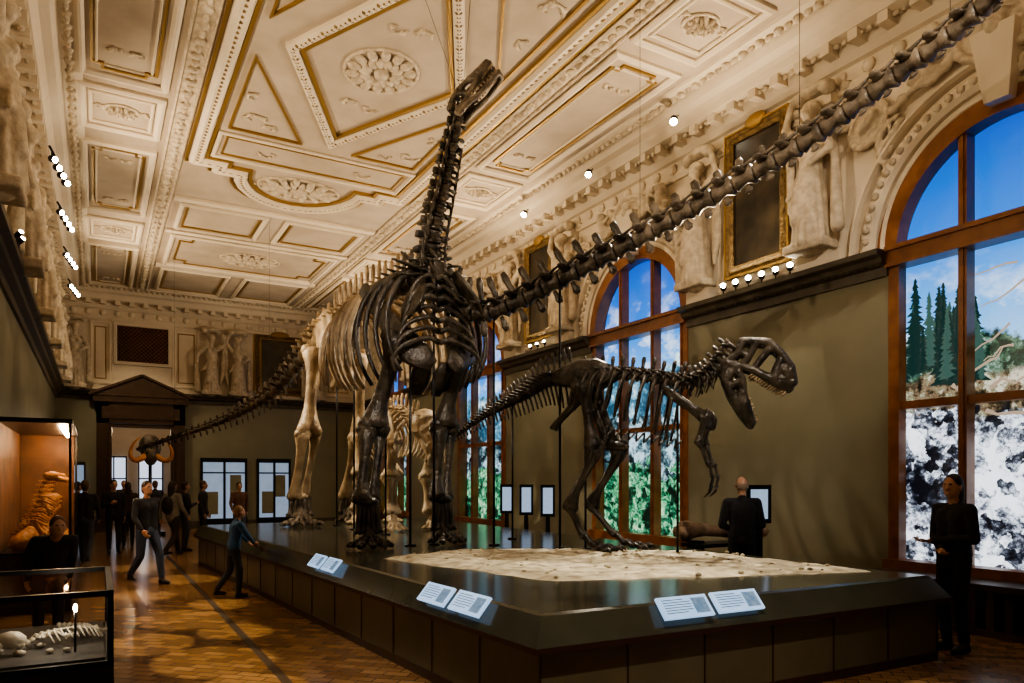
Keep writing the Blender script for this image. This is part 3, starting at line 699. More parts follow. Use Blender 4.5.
# ------------------------------------------------------------ Diplodocus
random.seed(5)
b=MB()
trunk=[(4.08,9.25,4.62),(4.12,10.2,4.72),(4.17,11.4,4.78),(4.18,12.9,4.80),(4.16,14.3,4.78)]
tp=chain(b,trunk,17,lambda t:.15,lambda t:.18+.42*min(1,t*1.4),.24,0,mi=lambda t:0 if t<.3 else 1,bl=.22)
tail=[(4.16,14.5,4.76),(4.05,15.5,4.6),(3.9,16.6,4.25),(3.62,18.0,3.75),(2.9,20.3,3.28),(1.9,22.3,2.9),(1.1,23.8,2.62)]
chain(b,tail,36,lambda t:.15*(1-t)**1.1+.035,lambda t:.40*(1-t)**1.5+.05,lambda t:.24*(1-t*1.4) if t<.6 else 0,lambda t:.30*(1-t)+.04,mi=lambda t:1 if t<.15 else (2 if t<.8 else 0),lean=.3)
neck=[(4.08,9.3,4.62),(3.99,9.08,4.98),(4.02,9.0,5.3),(4.08,8.93,5.65),(4.13,8.80,6.1),(4.2,8.66,6.62)]
chain(b,neck,14,lambda t:.145-.07*t,lambda t:.18-.09*t,lambda t:.19-.12*t,lambda t:.17-.09*t,up0=(-.45,-.2,.25),mi=0,gapf=.95,bl=.3)
for i,p in enumerate(catmull(neck,15)[:12]):
    for sg in (-1,1): q=1-.04*i; b.tube([p+V((sg*.08,0,0)),p+V((sg*.20*q,-.05,-.04)),p+V((sg*.17*q,-.03,-.27))],[.032,.026,.008],6,0)
for i,p in enumerate(tp):
    if i>13: continue
    t=i/13; W=.58+.36*math.sin(math.pi*min(1,t*.8+.15)); H=1.20+.55*math.sin(math.pi*min(1,t*.8+.2))
    for sg in (-1,1): rib(b,p,(0,-1,0),(sg,0,0),(0,0,1),W,H,130 if i<9 else 98,.050 if i<11 else .036,-.22,mi=0 if i<4 else 1)
for sg in (-1,1):
    b.plate((4.08+sg*.66,10.35,4.55),(4.08+sg*.52,9.2,3.50),(0,.6,1),[.10,.16,.14,.17,.25,.26],[.03,.03,.035,.04,.05,.03],0,.08*sg)
    b.plate((4.08+sg*.52,9.25,3.62),(4.08+sg*.14,8.98,3.25),(0,.3,1),[.24,.22,.19,.1],[.05,.05,.045,.03],0)
    b.plate((4.08+sg*.18,9.2,3.34),(4.08+sg*.14,9.5,2.92),(1,0,0),[.1,.15,.14,.07],[.04,.04,.04,.03],0)
for k,(dx,dz) in enumerate(((-.62,.05),(-.55,-.12),(-.45,.2),(.55,.02),(.50,-.16),(.40,.16))):
    b.plate((4.06,9.25+.06*k,4.6),(4.06+dx,9.15+.06*k,4.62+dz),(0,1,.3),[.10,.09,.11,.06],[.04,.03,.03,.015],0)
b.plate((4.35,9.15,4.60),(4.72,9.0,3.95),(0,1,.4),[.14,.28,.32,.2],[.05,.05,.05,.03],0)
b.plate((3.85,9.2,4.45),(3.62,9.1,3.90),(0,1,.4),[.12,.24,.26,.14],[.05,.04,.04,.03],0)
for k in range(7):
    z=4.48-.15*k
    for sg in (-1,1): rib(b,(4.06,9.12-.02*k,z),(0,-1,0),(sg,0,0),(0,0,1),.36+.05*k,.5,112,.034,.05)
def leg(pts,rs,mi):
    for i in range(len(pts)-1):
        p0,p1=V(pts[i]),V(pts[i+1])
        if i==1:
            o=V((rs[i]*1.25,rs[i]*.7,0)); b.bone(p0-o,p1-o*.8,rs[i]*.78,1.7,10,mi); b.bone(p0+o,p1+o*.8,rs[i]*.6,1.7,10,mi)
        else: b.bone(p0,p1,rs[i],1.8,12,mi)
def metap(x,y,z,mi,w=1,y1=None):
    for k in range(5): b.bone((x+(-.11+.055*k)*w,y,z),(x+(-.15+.075*k)*w,(y1 or y)-.06,1.0),.036*w,1.4,7,mi)
leg([(3.58,9.35,3.68),(3.30,9.52,2.40),(3.13,9.28,1.42)],[.115,.098],0); metap(3.13,9.28,1.42,0); b.ell((3.13,9.28,1.42),(.16,.13,.07),10,0)
foot(b,(3.13,9.22,1.02),(-.15,-1,0),5,.32,.05,0,False,.55)
leg([(4.52,9.3,3.68),(4.38,9.55,2.45),(4.28,9.42,1.44)],[.115,.098],0); metap(4.28,9.42,1.44,0); b.ell((4.28,9.42,1.44),(.16,.13,.07),10,0)
foot(b,(4.28,9.38,1.02),(0.1,-1,0),5,.32,.05,0,False,.55)
for sg in (-1,1):
    c=V((4.17+sg*.28,14.3,4.7))
    b.plate(c+V((0,.6,.05)),c+V((0,-.75,.08)),(0,0,1),[.1,.24,.30,.28,.12],[.04,.05,.05,.05,.03],1); b.plate(c,c+V((sg*.05,-.05,-.45)),(0,1,0),[.34,.26,.16],[.06,.07,.06],1)
    b.plate(c+V((0,-.1,-.4)),c+V((-sg*.15,-.65,-1.15)),(0,1,.3),[.18,.10,.12,.18],[.05,.04,.04,.03],1); b.plate(c+V((0,.1,-.4)),c+V((-sg*.15,.75,-1.05)),(0,.3,1),[.14,.08,.09,.14],[.04,.03,.03,.03],1)
leg([(3.72,14.3,4.30),(3.55,13.95,2.62),(3.50,14.5,1.35)],[.12,.11],1); foot(b,(3.50,14.45,1.15),(-.1,-1,0),5,.42,.06,2,True,.45); metap(3.5,14.5,1.35,2,1.4); b.ell((3.5,14.5,1.38),(.18,.16,.08),10,1)
leg([(4.62,14.3,4.30),(4.78,14.6,2.62),(4.72,15.2,1.35)],[.12,.11],1); foot(b,(4.72,15.15,1.15),(0,-1,0),5,.42,.06,2,True,.45); metap(4.72,15.2,1.35,2,1.4); b.ell((4.72,15.2,1.38),(.18,.16,.08),10,1)
arm=[(4.2,9.75,4.5),(4.45,9.25,4.15),(4.78,8.78,4.05),(5.35,7.99,4.37),(5.95,7.07,4.76),(6.38,6.13,5.10),(6.60,5.19,5.33),(6.69,4.33,5.58),(6.67,3.65,5.72),(6.55,3.05,5.84),(6.3,2.4,5.92),(5.9,1.5,5.92)]
chain(b,arm,36,lambda t:.14-.05*t,lambda t:.34*max(0,1-t*1.5)**.8+.05,lambda t:.15*max(0,1-t*1.1)+.03,lambda t:.20*max(0,1-t*1.5)+.03,mi=lambda t:0 if t<.36 else 2,lean=-.25,gapf=.95,bl=.19)
dip=b.build('diplodocus_skeleton',['bone','bone2','bone3'])
def bars(s,L,w0,w1,segs,org,fx,fz,sd,rr):
    for sg in (-1,1):
        for seg in segs:
            for (a,c) in zip(seg[:-1],seg[1:]):
                P=[]
                for (x,z,r) in (a,c):
                    w=w0+(w1-w0)*x; P.append((org+fx*(x*L)+fz*(z*L)+sd*sg*w*L,r*L*rr))
                s.capsule(P[0][0],P[1][0],P[0][1],P[1][1],9)
def skull(name,org,fx,sd,L,parent,jaw,kind,mi,vox=.012):
    org=V(org);fx=V(fx).normalized();sd=V(sd).normalized();sd=(sd-fx*sd.dot(fx)).normalized();fz=sd.cross(fx).normalized()
    if fz.z<0 and abs(fz.z)>.1: fz=-fz
    s=MB()
    if kind=='allo':
        up=[(0,.30,.05),(.16,.40,.055),(.34,.49,.065),(.44,.47,.07),(.62,.44,.065),(.82,.36,.065),(.98,.20,.065)]
        lo=[(0,-.08,.055),(.2,-.02,.055),(.4,.03,.06),(.62,.05,.075),(.82,.07,.08),(.98,.09,.065)]
        segs=[up,lo,[(.40,.46,.06),(.38,.04,.05)],[(.19,.38,.055),(.22,.16,.055),(.2,.0,.05)],[(.02,.30,.055),(.06,.1,.055),(0,-.08,.055)],[(.06,.16,.04),(.2,.16,.04)],[(.60,.44,.05),(.72,.08,.09)],[(.84,.30,.08),(.84,.09,.08)],[(.96,.18,.08),(.9,.11,.07)],[(.76,.28,.09),(.88,.18,.08)],[(.70,.12,.08),(.86,.14,.08)]]
        bars(s,L,.16,.07,segs,org,fx,fz,sd,1)
        for x,z in ((0,.28),(.1,.34),(.18,.38),(.3,.46),(.4,.46),(.52,.44),(.62,.42),(.72,.38),(.8,.35),(.9,.26),(.95,.18),(.97,.09)):
            w=.16-.09*x; p=org+fx*x*L+fz*z*L; s.capsule(p-sd*w*L,p+sd*w*L,.05*L,.05*L,8)
        dz=fx*math.cos(jaw)-fz*math.sin(jaw); dn=fz*math.cos(jaw)+fx*math.sin(jaw); jo=org+fz*(-.09*L); JL=1.10
        jsegs=[[(0,0,.06),(.12,.09,.055),(.3,.11,.055),(.5,.05,.06),(.9,.02,.06)],[(0,-.02,.055),(.2,-.10,.06),(.45,-.10,.065),(.75,-.06,.06),(.92,-.01,.06)],[(.3,.10,.055),(.34,-.09,.055)],[(.1,.05,.055),(.2,-.05,.065)],[(.6,.03,.08),(.75,-.02,.08),(.88,.0,.06)],[(.45,.03,.06),(.6,-.05,.07)]]
        bars(s,L*JL,.145,.05,jsegs,jo,dz,dn,sd,1); p=jo+dz*.92*L*JL; s.capsule(p-sd*.06*L,p+sd*.06*L,.055*L,.055*L,8)
    else:
        JL=1
        up=[(0,.17,.05),(.2,.23,.055),(.4,.22,.05),(.7,.13,.05),(.95,.06,.055)]
        lo=[(0,0,.05),(.3,-.02,.045),(.6,.0,.055),(.95,.0,.055)]
        segs=[up,lo,[(.05,.17,.05),(.08,0,.05)],[(.3,.22,.045),(.36,0,.045)],[(.6,.16,.06),(.66,.0,.06)],[(.75,.1,.06),(.9,.05,.06)]]
        bars(s,L,.11,.07,segs,org,fx,fz,sd,1)
        for x,z in ((0,.15),(.1,.19),(.25,.22),(.4,.20),(.6,.14),(.8,.08),(.95,.02)):
            w=.11-.04*x; p=org+fx*x*L+fz*z*L; s.capsule(p-sd*w*L,p+sd*w*L,.05*L,.05*L,8)
        dz=fx*math.cos(jaw)-fz*math.sin(jaw); dn=fz*math.cos(jaw)+fx*math.sin(jaw); jo=org+fz*(-.06*L)
        bars(s,L,.11,.07,[[(0,0,.045),(.2,.02,.05),(.5,-.04,.045),(.9,0,.05)]],jo,dz,dn,sd,1); p=jo+dz*.9*L; s.capsule(p-sd*.07*L,p+sd*.07*L,.05*L,.05*L,8)
    me=remesh(s,name,vox,1)
    o=bpy.data.objects.new(name,me); COL.objects.link(o); me.materials.append(M[mi]); o.parent=parent
    t=MB()
    N=13 if kind=='allo' else 9
    for sg in (-1,1):
        for k in range(N):
            if kind=='allo':
                x=.42+.55*k/(N-1); w=.16-.09*x; z=-.01+.05*(x-.42); ln=L*random.uniform(.08,.11)
            else: x=.7+.27*k/(N-1); w=.11-.04*x; z=-.03; ln=L*.05
            p=org+fx*x*L+fz*(z)*L+sd*sg*w*L; q=p-fz*ln-fx*ln*.3; t.tube([p,p.lerp(q,.5),q],[L*.022,L*.018,.001],6)
            xj=(.38+.52*k/(N-1))*JL; w=.15-.10*xj; p=jo+dz*xj*L+dn*.06*L+sd*sg*w*L; q=p+dn*ln*.8-dz*ln*.2; t.tube([p,p.lerp(q,.5),q],[L*.02,L*.016,.001],6)
    t.build('teeth',['bone2'],parent)
skull('diplodocus_skull',(4.19,8.66,6.55),(.38,-.30,.72),(.75,.55,-.1),.80,dip,.22,'dip','bone3')

b=MB()
for x,y,z in ((4.08,9.25,4.5),(3.75,9.3,3.5),(4.16,11.4,4.7),(4.16,14.2,4.7),(4.78,8.78,3.95),(5.35,7.99,4.25),(4.1,12.9,4.8)):
    b.tube([(x,y,DZK),(x,y,z)],.018,6); b.tube([(x,y,DZK),(x,y,DZK+.02)],.08,12)
ct=7.97
for p,q in (((4.2,8.6,6.7),(3.35,8.2,ct)),((4.2,8.6,6.7),(3.0,5.6,ct)),((6.6,5.2,5.35),(6.6,5.2,ct)),((6.67,3.65,5.7),(6.7,3.65,ct)),((5.95,7.07,4.8),(5.95,7.07,ct)),((1.9,22.3,2.9),(1.9,22.3,ct)),((3.62,18.0,3.75),(3.62,18.0,ct))):
    b.tube([p,q],.003,5)
b.build('support_rods_and_cables',['iron'],dip)

# ------------------------------------------------------------ Allosaurus
b=MB()
h=V((.60,-.80,0)); rt=V((-.80,-.60,0)); U=V((0,0,1)); hip=V((5.53,7.66,3.0))
sp=chain(b,[(5.52,7.95,3.05),(5.60,7.55,3.07),(5.90,7.10,3.02),(6.22,6.62,2.90)],13,.080,.17,.12,0)
chain(b,[(6.22,6.62,2.90),(6.32,6.46,2.90),(6.40,6.30,2.98),(6.46,6.18,3.12),(6.52,6.08,3.26)],8,.09,.12,.12,.08)
for p in catmull([(6.22,6.62,2.90),(6.32,6.46,2.90),(6.40,6.30,2.98),(6.46,6.18,3.12)],6):
    for sg in (-1,1): b.tube([p+rt*sg*.05,p+rt*sg*.1-U*.08,p+rt*sg*.08-U*.2-h*.04],[.018,.014,.005],6,0)
chain(b,[(5.52,7.95,3.05),(5.50,8.5,3.10),(5.54,9.3,2.96),(5.58,10.4,2.80),(5.62,11.8,2.48)],32,lambda t:.085*(1-t)+.022,lambda t:.24*(1-t)+.06,lambda t:.16*(1-t)+.02 ,lambda t:.24*(1-t)+.06,lean=.4)
for i,p in enumerate(sp):
    if i<2: continue
    t=(i-2)/10; W=.22+.08*math.sin(math.pi*t); H=.42+.34*t
    for sg in (-1,1): rib(b,p,h,rt*sg,U,W,H,132,.030,.16)
for k in range(10):
    c=V((5.72,7.38,2.30)).lerp(V((6.22,6.66,2.12)),k/9)
    b.tube([c+rt*.18+U*.08,c-U*.02-h*.05,c-rt*.18+U*.08],.014,6)
for sg in (-1,1):
    c=hip+rt*sg*.13
    b.plate(c-h*.42+U*.06,c+h*.40+U*.08,U,[.06,.15,.20,.19,.08],[.02,.03,.03,.03,.02]); b.plate(c,c-U*.24,h,[.22,.16,.12],[.035,.035,.035])
    b.bone(c-U*.18+h*.02,c-U*.80+h*.30-rt*sg*.09,.034,1.6,8); b.bone(c-U*.18-h*.05,c-U*.62-h*.45-rt*sg*.09,.028,1.6,8)
b.plate(hip-U*.80+h*.10,hip-U*.88+h*.55,U,[.04,.08,.06,.03],[.04,.04,.04,.03])
def aleg(sg,kf,af,ff):
    H0=hip+rt*sg*.20-U*.08; K=V((hip.x,hip.y,2.10))+rt*sg*.24+h*kf; A=V((hip.x,hip.y,1.34))+rt*sg*.24+h*af; F=V((hip.x,hip.y,.98))+rt*sg*.24+h*ff
    b.bone(H0,K,.072,1.9,11); b.bone(K,A,.06,1.8,10); b.bone(K+rt*sg*.09,A+rt*sg*.05,.026,1.5,7)
    for k in (-1,0,1): b.bone(A+rt*k*.04,F+rt*k*.065,.030,1.5,8)
    foot(b,F,h+rt*sg*.1,3,.42,.040,0,True,.5)
aleg(1,.20,-.14,.06); aleg(-1,.40,.0,.34)
for sg in (-1,1):
    s0=V((6.14,6.80,2.82))+rt*sg*.24; s1=V((6.40,6.38,2.46))+rt*sg*.19
    b.plate(s0,s1,U,[.05,.06,.05,.08],[.02,.02,.025,.03]); b.plate(s1,s1+h*.1-rt*sg*.14-U*.08,U,[.12,.12,.08],[.03,.03,.02])
    e=s1-U*.32-h*.05+rt*sg*.05; w=e-U*.26+h*.12; b.bone(s1,e,.038,1.6,9); b.bone(e,w,.026,1.5,8); b.bone(e+rt*.045,w+rt*.035,.020,1.5,7)
    for k in (-1,0,1):
        m=w-U*.14+h*.04+rt*k*.04; q=m-U*.12-h*.02+rt*k*.03; b.bone(w,m,.017,1.5,6); b.bone(m,q,.014,1.4,6); b.tube([q,q-U*.06-h*.02,q-U*.12-h*.08],[.017,.012,.002],6)
allo=b.build('allosaurus_skeleton',['bone'])
hd=V((.70,-.71,0)).normalized()
skull('allosaurus_skull',(6.50,6.10,3.14),hd*math.cos(math.radians(35))-U*math.sin(math.radians(35)),V((hd.y,-hd.x,0)),.77,allo,math.radians(34),'allo','bone',.010)
b=MB()
for p in ((5.53,7.66,2.95),(6.2,6.66,2.8),(5.55,9.6,2.85)):
    b.tube([(p[0],p[1],DZK),p],.016,6); b.tube([(p[0],p[1],DZK),(p[0],p[1],DZK+.02)],.07,12)
b.build('support_rods',['iron'],allo)

# ------------------------------------------------------------ second quadruped skeleton behind
b=MB()
T0=[(5.35,12.0,3.25),(5.4,12.7,3.55),(5.45,13.6,3.6),(5.5,14.6,3.4)]
q=chain(b,T0,13,.10,lambda t:.35-.15*t,.12,0,mi=0)
chain(b,[(5.5,14.7,3.35),(5.5,15.3,2.9),(5.5,15.9,2.2)],12,lambda t:.06*(1-t)+.02,.05,.04,.03)
chain(b,[(5.35,12.0,3.25),(5.25,11.7,3.2),(5.2,11.45,3.1)],4,.08,.15,.08,.05)
for i,p in enumerate(q):
    if i<11:
        for sg in (-1,1): rib(b,p,(0,-1,0),(sg,0,0),U,.42,1.15,140,.036,-.15)
for x,y in ((4.98,12.1),(5.75,12.2)):
    b.plate((x,y+.35,3.4),(x,y-.05,2.75),(0,1,0),[.16,.2,.16,.10],[.03,.04,.04,.04]); b.bone((x,y,2.8),(x,y+.15,2.0),.10,1.7); b.bone((x-.05,y+.15,2.0),(x-.04,y,1.2),.075,1.7); b.bone((x+.07,y+.2,2.0),(x+.06,y,1.2),.05,1.7); foot(b,(x,y,1.15),(0,-1,0),5,.25,.045,0,False,.5)
for x,y in ((5.1,14.5),(5.9,14.6)):
    b.plate((x,y+.2,3.5),(x,y-.2,3.0),(0,1,0),[.2,.3,.25,.15],[.04,.04,.04,.04]); b.bone((x,y,3.1),(x,y-.15,2.1),.10,1.7); b.bone((x,y-.15,2.1),(x,y+.1,1.2),.075,1.7); foot(b,(x,y+.1,1.15),(0,-1,0),5,.25,.045,0,False,.5)
tr=lambda p:(p[0]-.42,p[1],DZK+(p[2]-DZK)*.80)
b.v=[tr(p) for p in b.v]
mast=b.build('mammal_skeleton',[mat('cream_bone',(.36,.27,.16),.45,var=(.64,.52,.35),scale=4,bump=.4,bscale=20)])
s=MB(); s.ell((5.2,11.2,3.1),(.26,.32,.34)); s.capsule((5.2,11.1,3.1),(5.2,10.75,2.6),.2,.13); s.capsule((5.2,11.2,2.8),(5.2,10.85,2.35),.14,.08)
for sg in (-1,1): s.capsule((5.2+sg*.12,10.8,2.6),(5.2+sg*.14,10.7,2.2),.05,.025)
s.v=[tr(p) for p in s.v]
me=remesh(s,'mammal_skull',.025); me.materials.append(mast.data.materials[0]); o=bpy.data.objects.new('skull',me); COL.objects.link(o); o.parent=mast

# ------------------------------------------------------------ tusks by the door
b=MB(); c=V((1.45,25.0,0))
for sg in (-1,1):
    pts=[c+V((sg*(.15+.42*math.sin(a)),-.3-.35*math.sin(a*.6),2.45-.15*a+.55*(1-math.cos(a))-.25*math.sin(a))) for a in [i*.28 for i in range(11)]]
    b.tube(pts,[.10-.008*i for i in range(11)],10,0)
b.ell(c+V((0,0,2.75)),(.32,.35,.4),14,1); b.ell(c+V((0,-.25,2.45)),(.2,.22,.3),12,1)
b.tube([c,c+V((0,0,2.6))],.05,10,2); b.box((c.x-.4,c.y-.4,0),(c.x+.4,c.y+.4,.12),2)
b.build('mammoth_skull_on_stand',[mat('tusk_ivory',(.6,.22,.06),.4,var=(.7,.35,.12),scale=4),'bone3','iron'])

# ------------------------------------------------------------ glass cases at left
def case(x0,x1,y0,y1,z0,z1):
    b=MB(); w=.03
    b.box((x0,y0,0),(x1,y1,z0),0)
    if z1>2: b.box((x0-.01,y0-.01,z1-.06),(x1+.01,y1+.01,z1),1)
    for x in (x0,x1-w):
        for y in (y0,y1-w): b.box((x,y,z0),(x+w,y+w,z1),1)
    for z in (z0,z1-w):
        b.box((x0,y0,z),(x1,y0+w,z+w),1); b.box((x0,y1-w,z),(x1,y1,z+w),1); b.box((x0,y0,z),(x0+w,y1,z+w),1); b.box((x1-w,y0,z),(x1,y1,z+w),1)
    e=.012
    b.quad((x0,y0+e,z0),(x1,y0+e,z0),(x1,y0+e,z1),(x0,y0+e,z1),2); b.quad((x1-e,y0,z0),(x1-e,y1,z0),(x1-e,y1,z1),(x1-e,y0,z1),2); b.quad((x0,y0,z1-e),(x1,y0,z1-e),(x1,y1,z1-e),(x0,y1,z1-e),2)
    return b
SPEC=mat('amber_specimen',(.45,.17,.04),.45,var=(.75,.38,.10),scale=8,bump=.5)
b=case(XL+.06,-.28,11.0,14.2,.75,2.5)
b.quad((XL+.08,11.1,.75),(XL+.08,14.1,.75),(XL+.08,14.1,2.5),(XL+.08,11.1,2.5),3); b.quad((XL+.08,14.15,.75),(-.32,14.15,.75),(-.32,14.15,2.5),(XL+.08,14.15,2.5),3)
for k in range(6): b.box((-.36,11.15+k*.5,2.40),(-.42,11.3+k*.5,2.42),5)
for k in range(5):
    y=11.35+k*.58; x=-.66
    P=catmull([(x-.28,y+.1,1.0),(x-.12,y,1.15),(x+.0,y,1.4),(x+.05,y-.05,1.62),(x+.12,y-.1,1.72)],14)
    for i,p in enumerate(P): b.ell(p,(.04,.04,.028),7,4); b.obox(p,p+V((-.08,0,.03)),(0,1,0),.012,.008,.01,.005,4)
    for i in range(3,10):
        for sg in (-1,1): b.tube([P[i],P[i]+V((.08,sg*.10,0)),P[i]+V((.17,sg*.07,-.06))],.012,5,4)
    for sg in (-1,1): b.bone((x-.05,y+sg*.05,1.15),(x+.06,y+sg*.09,.98),.028,1.6,7,4); b.bone((x+.06,y+sg*.09,.98),(x-.02,y+sg*.1,.78),.022,1.6,7,4); b.bone((x+.03,y+sg*.07,1.45),(x+.14,y+sg*.09,1.25),.02,1.6,7,4)
    b.ell((x+.15,y-.12,1.76),(.10,.065,.065),8,4); b.capsule((x+.17,y-.12,1.75),(x+.29,y-.14,1.70),.045,.028,8,4)
    b.ell((-.85,y+.25,.87),(.17,.15,.16),9,4); b.ell((-.5,y+.28,.84),(.13,.12,.11),8,4)
b.box((XL+.1,11.1,2.0),(-.55,14.0,2.015),2)
b.build('glass_display_case',['dwood','iron','glass','caseback',SPEC,'lamp'])
b=case(XL+.06,.08,4.35,5.6,.72,1.12)
b.box((XL+.1,4.4,.72),(.04,5.55,.76),3)
pts=catmull([(-.35,4.75,.80),(-.25,4.85,.83),(-.12,4.9,.84),(-.03,5.0,.81),(-.06,5.2,.80),(-.2,5.3,.8)],26)
for i,p in enumerate(pts): b.ell(p,(.016,.014,.018),6,4)
for i in range(4,17):
    p=pts[i]
    for sg in (-1,1): b.tube([p,p+V((sg*.03,-.05,.02)),p+V((sg*.06,-.08*sg-.02,-.03))],.005,5,4)
b.ell((-.40,4.70,.84),(.075,.05,.05),10,4); b.ell((-.47,4.66,.82),(.045,.032,.025),8,4)
for p in (pts[6],pts[17]):
    for sg in (-1,1): b.bone(p,p+V((sg*.06,-.09,-.01)),.010,1.6,6,4); b.bone(p+V((sg*.06,-.09,-.01)),p+V((sg*.10,-.03,-.02)),.009,1.6,6,4)
random.seed(9)
for k in range(22): b.ell((-.8+.75*random.random(),4.6+.5*random.random(),.775),(random.uniform(.012,.04),random.uniform(.012,.03),.015),7,4)
b.tube([(-.10,4.62,.76),(-.10,4.62,.98)],.006,6,1); b.ell((-.10,4.62,1.0),(.010,.010,.025),8,5)
b.build('glass_display_case',['dwood','iron','glass','tray','white','lamp'])

# ------------------------------------------------------------ kiosks, bench with femur
def kiosk(x,y,ang,w,h0,h1):
    b=MB(); a=V((math.cos(ang),math.sin(ang),0)); n=V((-a.y,a.x,0)); c=V((x,y,0))
    b.obox(c,c+V((0,0,.03)),a,.18,.18,.15,.15,0); b.obox(c,c+V((0,0,h0+.05)),a,.05,.04,.03,.03,0)
    b.obox(c+V((0,0,h0)),c+V((0,0,h1)),a,w/2,w/2,.025,.025,0)
    for sg in (-1,1): b.obox(c+n*sg*.027+V((0,0,h0+.06)),c+n*sg*.027+V((0,0,h1-.06)),a,w/2-.045,w/2-.045,.001,.001,1)
    b.build('info_kiosk',['iron','screen'])
kiosk(7.80,6.80,math.radians(-32),.32,1.12,1.64)
for y in (13.3,12.5,11.7): kiosk(7.55,y,math.radians(-25),.28,1.0,1.62)
b=MB(); p0=V((7.05,7.55,.98)); p1=V((8.25,7.15,.98))
b.bone(p0,p1,.085,1.75,12,0)
for t in (.2,.8):
    p=p0.lerp(p1,t); b.box((p.x-.05,p.y-.12,0),(p.x+.05,p.y+.12,.86),1)
b.box((7.1,7.15,.78),(8.2,7.55,.83),1)
b.build('fossil_femur_on_stand',[mat('femur_brown',(.20,.13,.08),.5,var=(.32,.22,.14),scale=8,bump=.4),'iron'])
b=MB(); b.box((8.35,2.95,.0),(8.82,5.65,.08),0); b.box((8.33,2.9,.5),(8.84,5.7,.57),0)
for k in range(15): b.box((8.37,2.98+k*.19,.08),(8.43,3.06+k*.19,.5),0)
b.build('window_bench',['dwood'])

# ------------------------------------------------------------ spot fixtures
def spotfix(name,x,y,z,dx,dy,dz,arm=(0,0,0),bulbs=1,step=(0,.3,0),r=.045):
    b=MB(); d=V((dx,dy,dz)).normalized()
    for k in range(bulbs):
        c=V((x,y,z))+V(step)*(k-(bulbs-1)/2)
        b.tube([c-d*.12,c-d*.1,c],[r*.6,r,r],10,0); b.tube([c+d*.002,c+d*.012],[r*.85,r*.5],10,1); b.tube([c-d*.08,c-d*.08+V(arm)],.012,6,0)
    if bulbs>1:
        a=V((x,y,z))-V(step)*bulbs/2-d*.08+V(arm); e=V((x,y,z))+V(step)*bulbs/2-d*.08+V(arm); b.tube([a,e],.02,6,0)
    b.build(name,['iron','lamp'])
spotfix('spotlight_track',XR-.2,7.75,4.86,-.75,-.6,.25,(0,0,-.12),6,(0,.26,0),.05)
spotfix('spotlight_track',XR-.2,14.1,4.86,-.6,-.5,.4,(0,0,-.12),3,(0,.3,0),.035)
for y in (15.0,17.8,21.0,24.2): spotfix('spotlight_track',XL+.62,y,7.15,.6,-.7,-.3,(-.0,0,.14),4,(.05,.35,.0),.06)
spotfix('spotlight_track',XL+.3,11.5,4.95,.6,-.6,.5,(0,0,-.12),2,(0,.3,0),.035)
for y in (8.85,11.2,13.6): spotfix('ceiling_spotlight',8.15,y,7.55,-.5,-.45,-.7,(.1,0,.1),1,(0,0,0),.07)

def spot(x,y,z,tx,ty,tz,e,ang,col=(1,.74,.46),blend=.8,size=.06):
    l=bpy.data.lights.new('spot','SPOT'); l.energy=e; l.color=col; l.spot_size=math.radians(ang); l.spot_blend=blend; l.shadow_soft_size=size
    o=bpy.data.objects.new('spot_lamp',l); COL.objects.link(o); o.location=(x,y,z)
    o.rotation_euler=(V((tx,ty,tz))-V((x,y,z))).to_track_quat('-Z','Y').to_euler()
WARM=(1,.765,.50)
for y,e in ((1.2,420),(7.8,620),(14.1,700),(20.6,700)): spot(XR-.5,y,4.9,4.4,y,8,e,135,WARM,.8,.04)
for y,e in ((1.2,350),(7.8,600),(14.1,680),(20.6,700)): spot(XL+.55,y,4.9,3.9,y,8,e,115,WARM,.8,.04)
spot(8.0,8.85,7.5,5.7,6.8,2.6,1500,34,(1,.88,.70),.6)
spot(8.0,11.2,7.5,4.2,10,3,1100,38,(1,.84,.62),.6)
spot(8.0,13.6,7.5,4.8,14,3,1200,40,(1,.80,.55),.6)
spot(-.5,15,7.1,4.0,14,3.2,1500,32,(1,.82,.58),.6)
spot(-.5,17.8,7.1,4.0,12,2.4,1200,30,(1,.82,.58),.6)
# narrow floor spots thrown down the aisle from the left-hand tracks
for tx,ty,a in ((.9,9.7,7),(.45,8.4,6),(1.45,10.6,5),(.95,7.3,7),(1.35,8.6,5),(.6,12.0,6),(1.3,13.6,7),(.8,15.8,8),(1.1,6.1,6)):
    spot(-.45,ty+5.5,7.1,tx,ty,0,2600 if ty<14 else 1500,a,(1,.80,.48),.25,.01)
spot(8.0,6.5,7.5,5.2,5.3,.8,1100,34,(1,.88,.7),.6)
spot(-.5,24,7.1,1.5,27,3,350,60,WARM)
spot(8.0,16,7.5,5.5,24,1,350,60,WARM)
for y in (1.2,7.7,14.1,20.6): spot(8.0,y-.2,7.3,9.0,y+.1,2.9,420,46,(1,.88,.66),.9)
spot(1.2,.6,7.6,3.1,4.6,.4,1100,44,(1,.84,.62),.8)  # added spot without a fixture, brightens the platform's near side
spot(2.0,2.0,7.6,3.8,9.2,3.5,1300,26,(1,.86,.7),.7)
spot(3.5,.5,7.6,6.4,5.0,5.2,900,40,(1,.86,.7),.7)  # added spot without a fixture, brightens the long forward vertebra chain
spot(4.6,1.2,7.6,6.3,6.6,3.0,700,22,(1,.88,.72),.7)
def pt(x,y,z,e,col,s=.03):
    l=bpy.data.lights.new('case','POINT'); l.energy=e; l.color=col; l.shadow_soft_size=s
    o=bpy.data.objects.new('case_lamp',l); COL.objects.link(o); o.location=(x,y,z)
for y in (11.25,12.6,13.7): pt(-.42,y,2.25,13,(1,.52,.20))
pt(-.22,4.75,1.05,2.2,(1,.85,.65),.012); pt(1.4,YB+2.5,3.5,45,(1,.75,.5),.1)  # last lamp sits in the room beyond the door, outside any case

